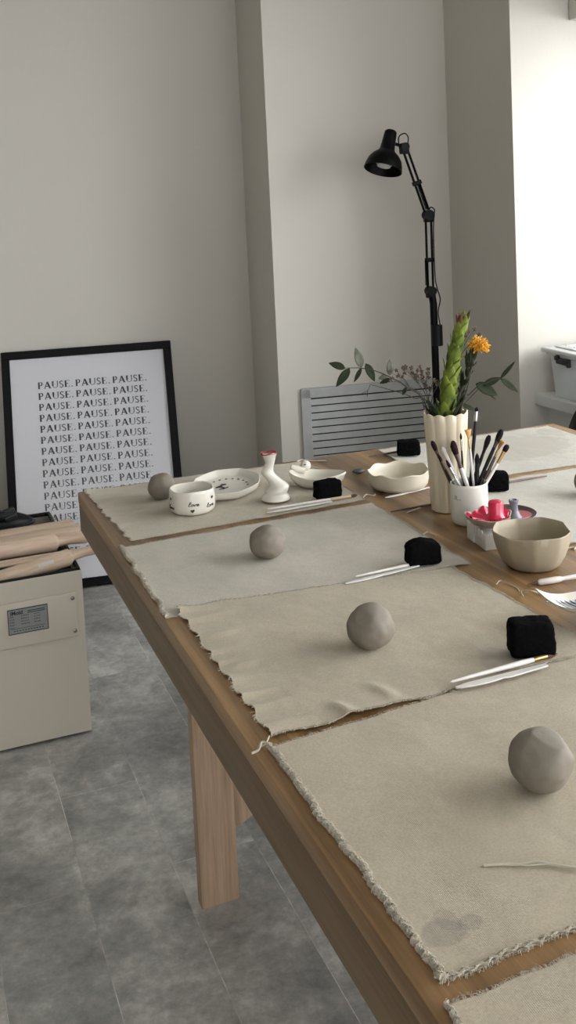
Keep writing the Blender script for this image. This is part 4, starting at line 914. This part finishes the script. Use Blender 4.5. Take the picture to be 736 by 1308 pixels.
b.build('foot', M['black_plastic'], cb)
b = MB(); b.box((xr_-.018-.30, yf_-.0035, .328), (.60, .006, .117), bev=.0028, seg=3); b.build('access_panel', M['cabinet'], cb)
for sx, sz in ((xr_-.028, .372), (xr_-.027, .285)):
    b = MB(); b.lathe([(.0055, 0), (.0050, .0018), (.003, .0026), (.001, .0026)], 16); b.bm.transform(Matrix.Translation((sx, yf_-.0065, sz)) @ Matrix.Rotation(PI/2, 4, 'X')); b.build('screw', M['steel'], cb)
lb = MB().box((.2375-.065, yf_-.0072, .338), (.100, .0012, .066)).build('rating_plate', M['label'], cb, smooth=False)
b = MB(); yl = yf_-.0082; X0, X1, Z0, Z1 = .1885-.065, .2865-.065, .3065, .3695
def dash(x0, x1, z, h, bb): bb.box(((x0+x1)/2, yl, z), (x1-x0, .0006, h))
dash(X0, X1, Z0, .0016, b); dash(X0, X1, Z1, .0016, b); b.box((X0, yl, (Z0+Z1)/2), (.0016, .0006, Z1-Z0)); b.box((X1, yl, (Z0+Z1)/2), (.0016, .0006, Z1-Z0))
rr = random.Random(2)
for k in range(2): dash(X0+.048, X0+.092, Z1-.008-.0045*k, .0016, b)
for r_ in range(5):
    zz = Z1-.018-.0072*r_
    x = X0+.006
    for seg_ in ((.004, .016), (.032, .050), (.064, .080)):
        if r_ < 4 or seg_[0] < .03: 
            xx = seg_[0]
            while xx < seg_[1]: dash(X0+xx, X0+xx+rr.uniform(.0016, .003), zz, .0016, b); xx += .0042
dash(X0+.006, X0+.09, Z0+.013, .0006, b)
for k in range(11): dash(X0+.012+.007*k, X0+.016+.007*k, Z0+.007, .0018, b)
b.build('print', M['ink'], lb, smooth=False)
cu = bpy.data.curves.new('brand_text', 'FONT'); cu.body = 'iMold'; cu.size = .0135; cu.offset = .0004; cu.extrude = .0003
ot = bpy.data.objects.new('tmp', cu); COL.objects.link(ot); bpy.context.view_layer.update()
me = bpy.data.meshes.new_from_object(ot.evaluated_get(bpy.context.evaluated_depsgraph_get())); bpy.data.objects.remove(ot)
ot = bpy.data.objects.new('brand_lettering', me); COL.objects.link(ot); me.materials.clear(); me.materials.append(M['ink']); ot.parent = lb
ot.location = (X0+.006, yl, Z1-.0135); ot.rotation_euler = (PI/2, 0, 0)

# wooden pins and boards lying across the top
def rotX(b, ang=0, loc=(0, 0, 0), tilt=0):
    b.bm.transform(Matrix.Translation(loc) @ Matrix.Rotation(ang, 4, 'Z') @ Matrix.Rotation(tilt, 4, 'Y') @ Matrix.Rotation(PI/2, 4, 'Y'))
def rolling_pin(x1, y, z, r, hl, L_, ang, label, sticker=False):
    root = empty('rolling_pin', (x1, y, z), ang, label, 'rolling pin', 'rolling pins across the cream cabinet')
    if sticker: root.rotation_euler = (0, math.radians(-8), ang)
    b = MB(); b.lathe([(.004, -L_+.0), (r*.9, -L_+.004), (r, -L_+.012), (r, -hl-.004), (r*.94, -hl)], 28); b.bm.transform(Matrix.Rotation(PI/2, 4, 'Y')); b.build('roller', M['pin_wood'], root, angle=60)
    b = MB(); b.lathe([(r*.96, -hl-.001), (r*.70, -hl+.003), (r*.52, -hl+.009), (r*.50, -hl*.6), (r*.60, -hl*.3), (r*.66, -.012), (r*.5, -.003), (.002, 0)], 24); b.bm.transform(Matrix.Rotation(PI/2, 4, 'Y')); b.build('handle', M['pin_wood'], root, angle=60)
    if sticker:
        b = MB(); pts = []
        rows = [[b.bm.verts.new((x, -math.cos(a_)*(r+.0006), math.sin(a_)*(r+.0006))) for a_ in (.25, .38, .51, .64)] for x in (-hl-.085, -hl-.045)]
        for q in range(3): b.bm.faces.new((rows[0][q], rows[0][q+1], rows[1][q+1], rows[1][q]))
        b.build('sticker', M['sticker'], root)
    return root
zt = .4455
rolling_pin(.432, 2.735, zt+.0245, .0235, .092, .62, math.radians(0), 'thick beech rolling pin lying in the middle of the cabinet top')
rolling_pin(.440, 2.632, zt+.025, .0225, .080, .40, math.radians(3), 'front rolling pin with a small sticker, sloping down into the cabinet', sticker=True)
def board(x1, y, z, w_, h_, L_, ang, label, tilt=0):
    b = MB(); b.box((-L_/2, 0, 0), (L_, w_, h_), bev=min(w_, h_)*.22); o = b.build('wooden_board', M['pin_wood']); o.location = (x1, y, z); o.rotation_euler = (tilt, 0, ang)
    return tag(o, label, 'wooden board', 'wooden boards across the cream cabinet')
board(.418, 2.905, zt+.0125, .062, .022, .66, math.radians(1), 'flat beech board at the back of the cabinet top')
board(.424, 2.828, zt+.0155, .058, .028, .66, math.radians(1), 'flat beech board in front of the rearmost one')
stick([(-.20, 2.690, zt+.0075), (.12, 2.688, zt+.0075), (.44, 2.686, zt+.0075)], .0065, 'beech_rod', 'pin_wood', 'thin beech rod between the two rolling pins', 'rod', 'beech rods on the cabinet')
stick([(-.20, 2.668, zt+.0065), (.12, 2.668, zt+.0065), (.437, 2.667, zt+.0065)], .0055, 'beech_rod', 'pin_wood', 'thinner beech rod in front of the other rod', 'rod', 'beech rods on the cabinet')
# black rounded device on a flat dark plate at the back
ty = empty('dark_tray', (.12, 3.03, .4455), 0, 'dark grey oval tray behind the wooden boards', 'tray')
MB().lathe([(.001, 0), (.150, 0), (.165, .004), (.168, .010), (.162, .012), (.150, .008), (.001, .007)], 64, mod=lambda th, i, r, z: (r*1.22*math.cos(th), r*.48*math.sin(th), z)).build('body', M['dark_plastic'], ty)
bh = empty('black_handheld_case', (.20, 3.03, .454), 0, 'black domed plastic device with ribbed knob on the dark tray', 'device')
bm_ = MB(); bmesh.ops.create_uvsphere(bm_.bm, u_segments=40, v_segments=24, radius=1)
for v in bm_.bm.verts: v.co = Vector((v.co.x*.115, v.co.y*.045, max(v.co.z, -.0)*.045*(1-.25*v.co.x)))
bm_.build('shell', M['black_plastic'], bh)
b = MB(); b.lathe([(.016, 0), (.019, .002), (.019, .028), (.017, .034), (.012, .036), (.001, .036)], 48, mod=lambda th, i, r, z: (r*(1+.05*math.sin(16*th))*math.cos(th), r*(1+.05*math.sin(16*th))*math.sin(th), z)); b.bm.transform(Matrix.Translation((.030, -.030, .030)) @ Matrix.Rotation(math.radians(75), 4, 'Y')); b.build('ribbed_knob', M['dark_plastic'], bh)
b = MB(); b.tube([(-.09, -.02, .03), (-.03, -.035, .038), (.035, -.032, .032)], [.020, .020, .016], n=16, smooth=4); b.build('barrel', M['black_plastic'], bh)

# ------------------------------------------------------------------ storage box on the sill
bx0, bx1, by0, by1, bz0, bz1 = 1.852, 2.050, 2.375, 2.600, .7265, .865
sb = empty('storage_box', ((bx0+bx1)/2, (by0+by1)/2, bz0), math.radians(-4), 'cloudy translucent plastic storage box with white lid on the window sill', 'storage box')
hx, hy, hz = (bx1-bx0)/2, (by1-by0)/2, bz1-bz0
b = MB(); r0 = [(-hx*.9, -hy*.9), (hx*.9, -hy*.9), (hx*.9, hy*.9), (-hx*.9, hy*.9)]; r1 = [(-hx, -hy), (hx, -hy), (hx, hy), (-hx, hy)]
vb = [b.bm.verts.new((x, y, 0)) for x, y in r0]; vt = [b.bm.verts.new((x, y, hz)) for x, y in r1]
b.bm.faces.new(vb[::-1])
for k in range(4): b.bm.faces.new((vb[k], vb[(k+1) % 4], vt[(k+1) % 4], vt[k]))
bmesh.ops.bevel(b.bm, geom=[e for e in b.bm.edges if abs(e.verts[0].co.z-e.verts[1].co.z) > .05], offset=.012, segments=4, affect='EDGES')
o = b.build('tub', M['cloudy'], sb); m_ = o.modifiers.new('t', 'SOLIDIFY'); m_.thickness = .002
b = MB(); b.box((0, 0, hz+.006), (2*hx+.036, 2*hy+.030, .014), bev=.005, seg=3); b.box((0, 0, hz+.014), (2*hx-.03, 2*hy-.03, .008), bev=.003); b.box((0, 0, hz-.004), (2*hx+.012, 2*hy+.012, .012), bev=.003)
for k in range(4): b.box((0, -hy*.6+k*hy*.4, hz+.0185), (2*hx-.07, .006, .003), bev=.001)
b.build('lid', M['bin_lid'], sb)
b = MB(); b.box((-hx-.008, hy*.15, hz-.020), (.010, .072, .020), bev=.004, seg=3); b.box((-hx-.010, hy*.15+.03, hz-.012), (.014, .016, .016), bev=.004); b.box((-hx-.009, hy*.15-.030, hz-.028), (.012, .014, .014), bev=.004); b.build('clip_handle', M['dark_plastic'], sb)
bm = bmesh.new(); bmesh.ops.create_icosphere(bm, subdivisions=4, radius=1)
for v in bm.verts:
    d = v.co.normalized(); s = 1+.25*noise.noise(d*2.2)+.1*noise.noise(d*6); v.co = Vector((max(-1, min(1, d.x*s*1.2))*hx*.78, max(-1, min(1, d.y*s*1.2))*hy*.78, hz*.40+d.z*s*hz*.30))
me = bpy.data.meshes.new('bagged_clay'); bm.to_mesh(me); bm.free(); me.materials.append(M['bin_content'])
for p in me.polygons: p.use_smooth = True
mn = min(v.co.z for v in me.vertices)
for v in me.vertices: v.co.z += .005-mn
o = bpy.data.objects.new('bagged_clay', me); COL.objects.link(o); o.location = sb.location; o.rotation_euler = sb.rotation_euler; tag(o, 'crumpled grey bag inside the cloudy storage box', 'bag')

# ------------------------------------------------------------------ black chair at the far right
cr = empty('black_chair', (1.520, 2.150, 0), math.radians(0), 'black moulded chair just showing beyond the far right table corner', 'chair')
# faces the table; its back is toward the window side
def shell(u, v):      # u across (-1..1), v 0 seat front .. 1 back top
    if v < .5: t = v/.5; return Vector((-.20+.40*t, u*.21*(1-.1*(1-t)), .445-.012*math.sin(PI*t)+.012*u*u))
    t = (v-.5)/.5; wd = .215*(1-.30*t**3); return Vector((.20+.045*t*(2-t)-.02*u*u, u*wd, .445+.345*t+.02*math.sin(PI*t/2)-.05*u*u*t*t))
b = MB(); g = [[b.bm.verts.new(shell(i/16*2-1, j/24)) for i in range(17)] for j in range(25)]
for j in range(25-1):
    if j == 0: pass
bm = b.bm
seatb = MB(); g1 = [[seatb.bm.verts.new(shell(i/16*2-1, j/24)) for i in range(17)] for j in range(13)]
for j in range(12):
    for i in range(16): seatb.bm.faces.new((g1[j][i], g1[j][i+1], g1[j+1][i+1], g1[j+1][i]))
o = seatb.build('seat', M['chair'], cr); m_ = o.modifiers.new('t', 'SOLIDIFY'); m_.thickness = .012
backb = MB(); g1 = [[backb.bm.verts.new(shell(i/16*2-1, j/24)) for i in range(17)] for j in range(12, 25)]
for j in range(12):
    for i in range(16): backb.bm.faces.new((g1[j][i], g1[j][i+1], g1[j+1][i+1], g1[j+1][i]))
o = backb.build('backrest', M['chair'], cr); m_ = o.modifiers.new('t', 'SOLIDIFY'); m_.thickness = .012
b.bm.free()
for sx in (-1, 1):
    for sy in (-1, 1):
        MB().tube([(sx*.14, sy*.15, .437), (sx*.185, sy*.19, 0)], [.011, .009], n=10).build('leg', M['chair_leg'], cr)

# ------------------------------------------------------------------ light
w = bpy.data.worlds.new('sky'); SC.world = w; w.use_nodes = True; bg = w.node_tree.nodes['Background']
bg.inputs[0].default_value = (.96, .97, 1.0, 1); bg.inputs[1].default_value = 3.85
def area(name, loc, rot, sx, sy, e, c):
    l = bpy.data.lights.new(name, 'AREA'); l.shape = 'RECTANGLE'; l.size = sx; l.size_y = sy; l.energy = e; l.color = c
    o = bpy.data.objects.new(name, l); COL.objects.link(o); o.location = loc; o.rotation_euler = rot; return o
lo = Vector((3.7, -.15, 2.15)); dirn = Vector((.4, 1.9, .75))-lo
area('window_daylight', lo, dirn.to_track_quat('-Z', 'Y').to_euler(), 3.2, 2.4, 195, (.95, .98, 1.0))

# ------------------------------------------------------------------ camera
f_px, cx, cy = 1284.5, 370.0, 372.5
yaw, pitch, roll = math.radians(21.12), math.radians(4.82), math.radians(-2.675)
F = Vector((math.sin(yaw)*math.cos(pitch), math.cos(yaw)*math.cos(pitch), -math.sin(pitch)))
Rt = F.cross(Vector((0, 0, 1))).normalized(); U = Rt.cross(F)
r = Rt*math.cos(roll)+U*math.sin(roll); u = -Rt*math.sin(roll)+U*math.cos(roll)
cam = bpy.data.cameras.new('camera'); co = bpy.data.objects.new('camera', cam); COL.objects.link(co)
co.matrix_world = Matrix(((r.x, u.x, -F.x, 0), (r.y, u.y, -F.y, 0), (r.z, u.z, -F.z, 1.35), (0, 0, 0, 1)))
cam.sensor_fit = 'VERTICAL'; cam.sensor_height = 36; cam.lens = f_px*36/1308
cam.shift_x = (368-cx)/1308; cam.shift_y = -(654-cy)/1308
cam.clip_start = .02
SC.camera = co
SC.view_settings.view_transform = 'Standard'; SC.view_settings.look = 'None'; SC.view_settings.exposure = 0; SC.view_settings.gamma = 1
SC.view_settings.use_curve_mapping = False
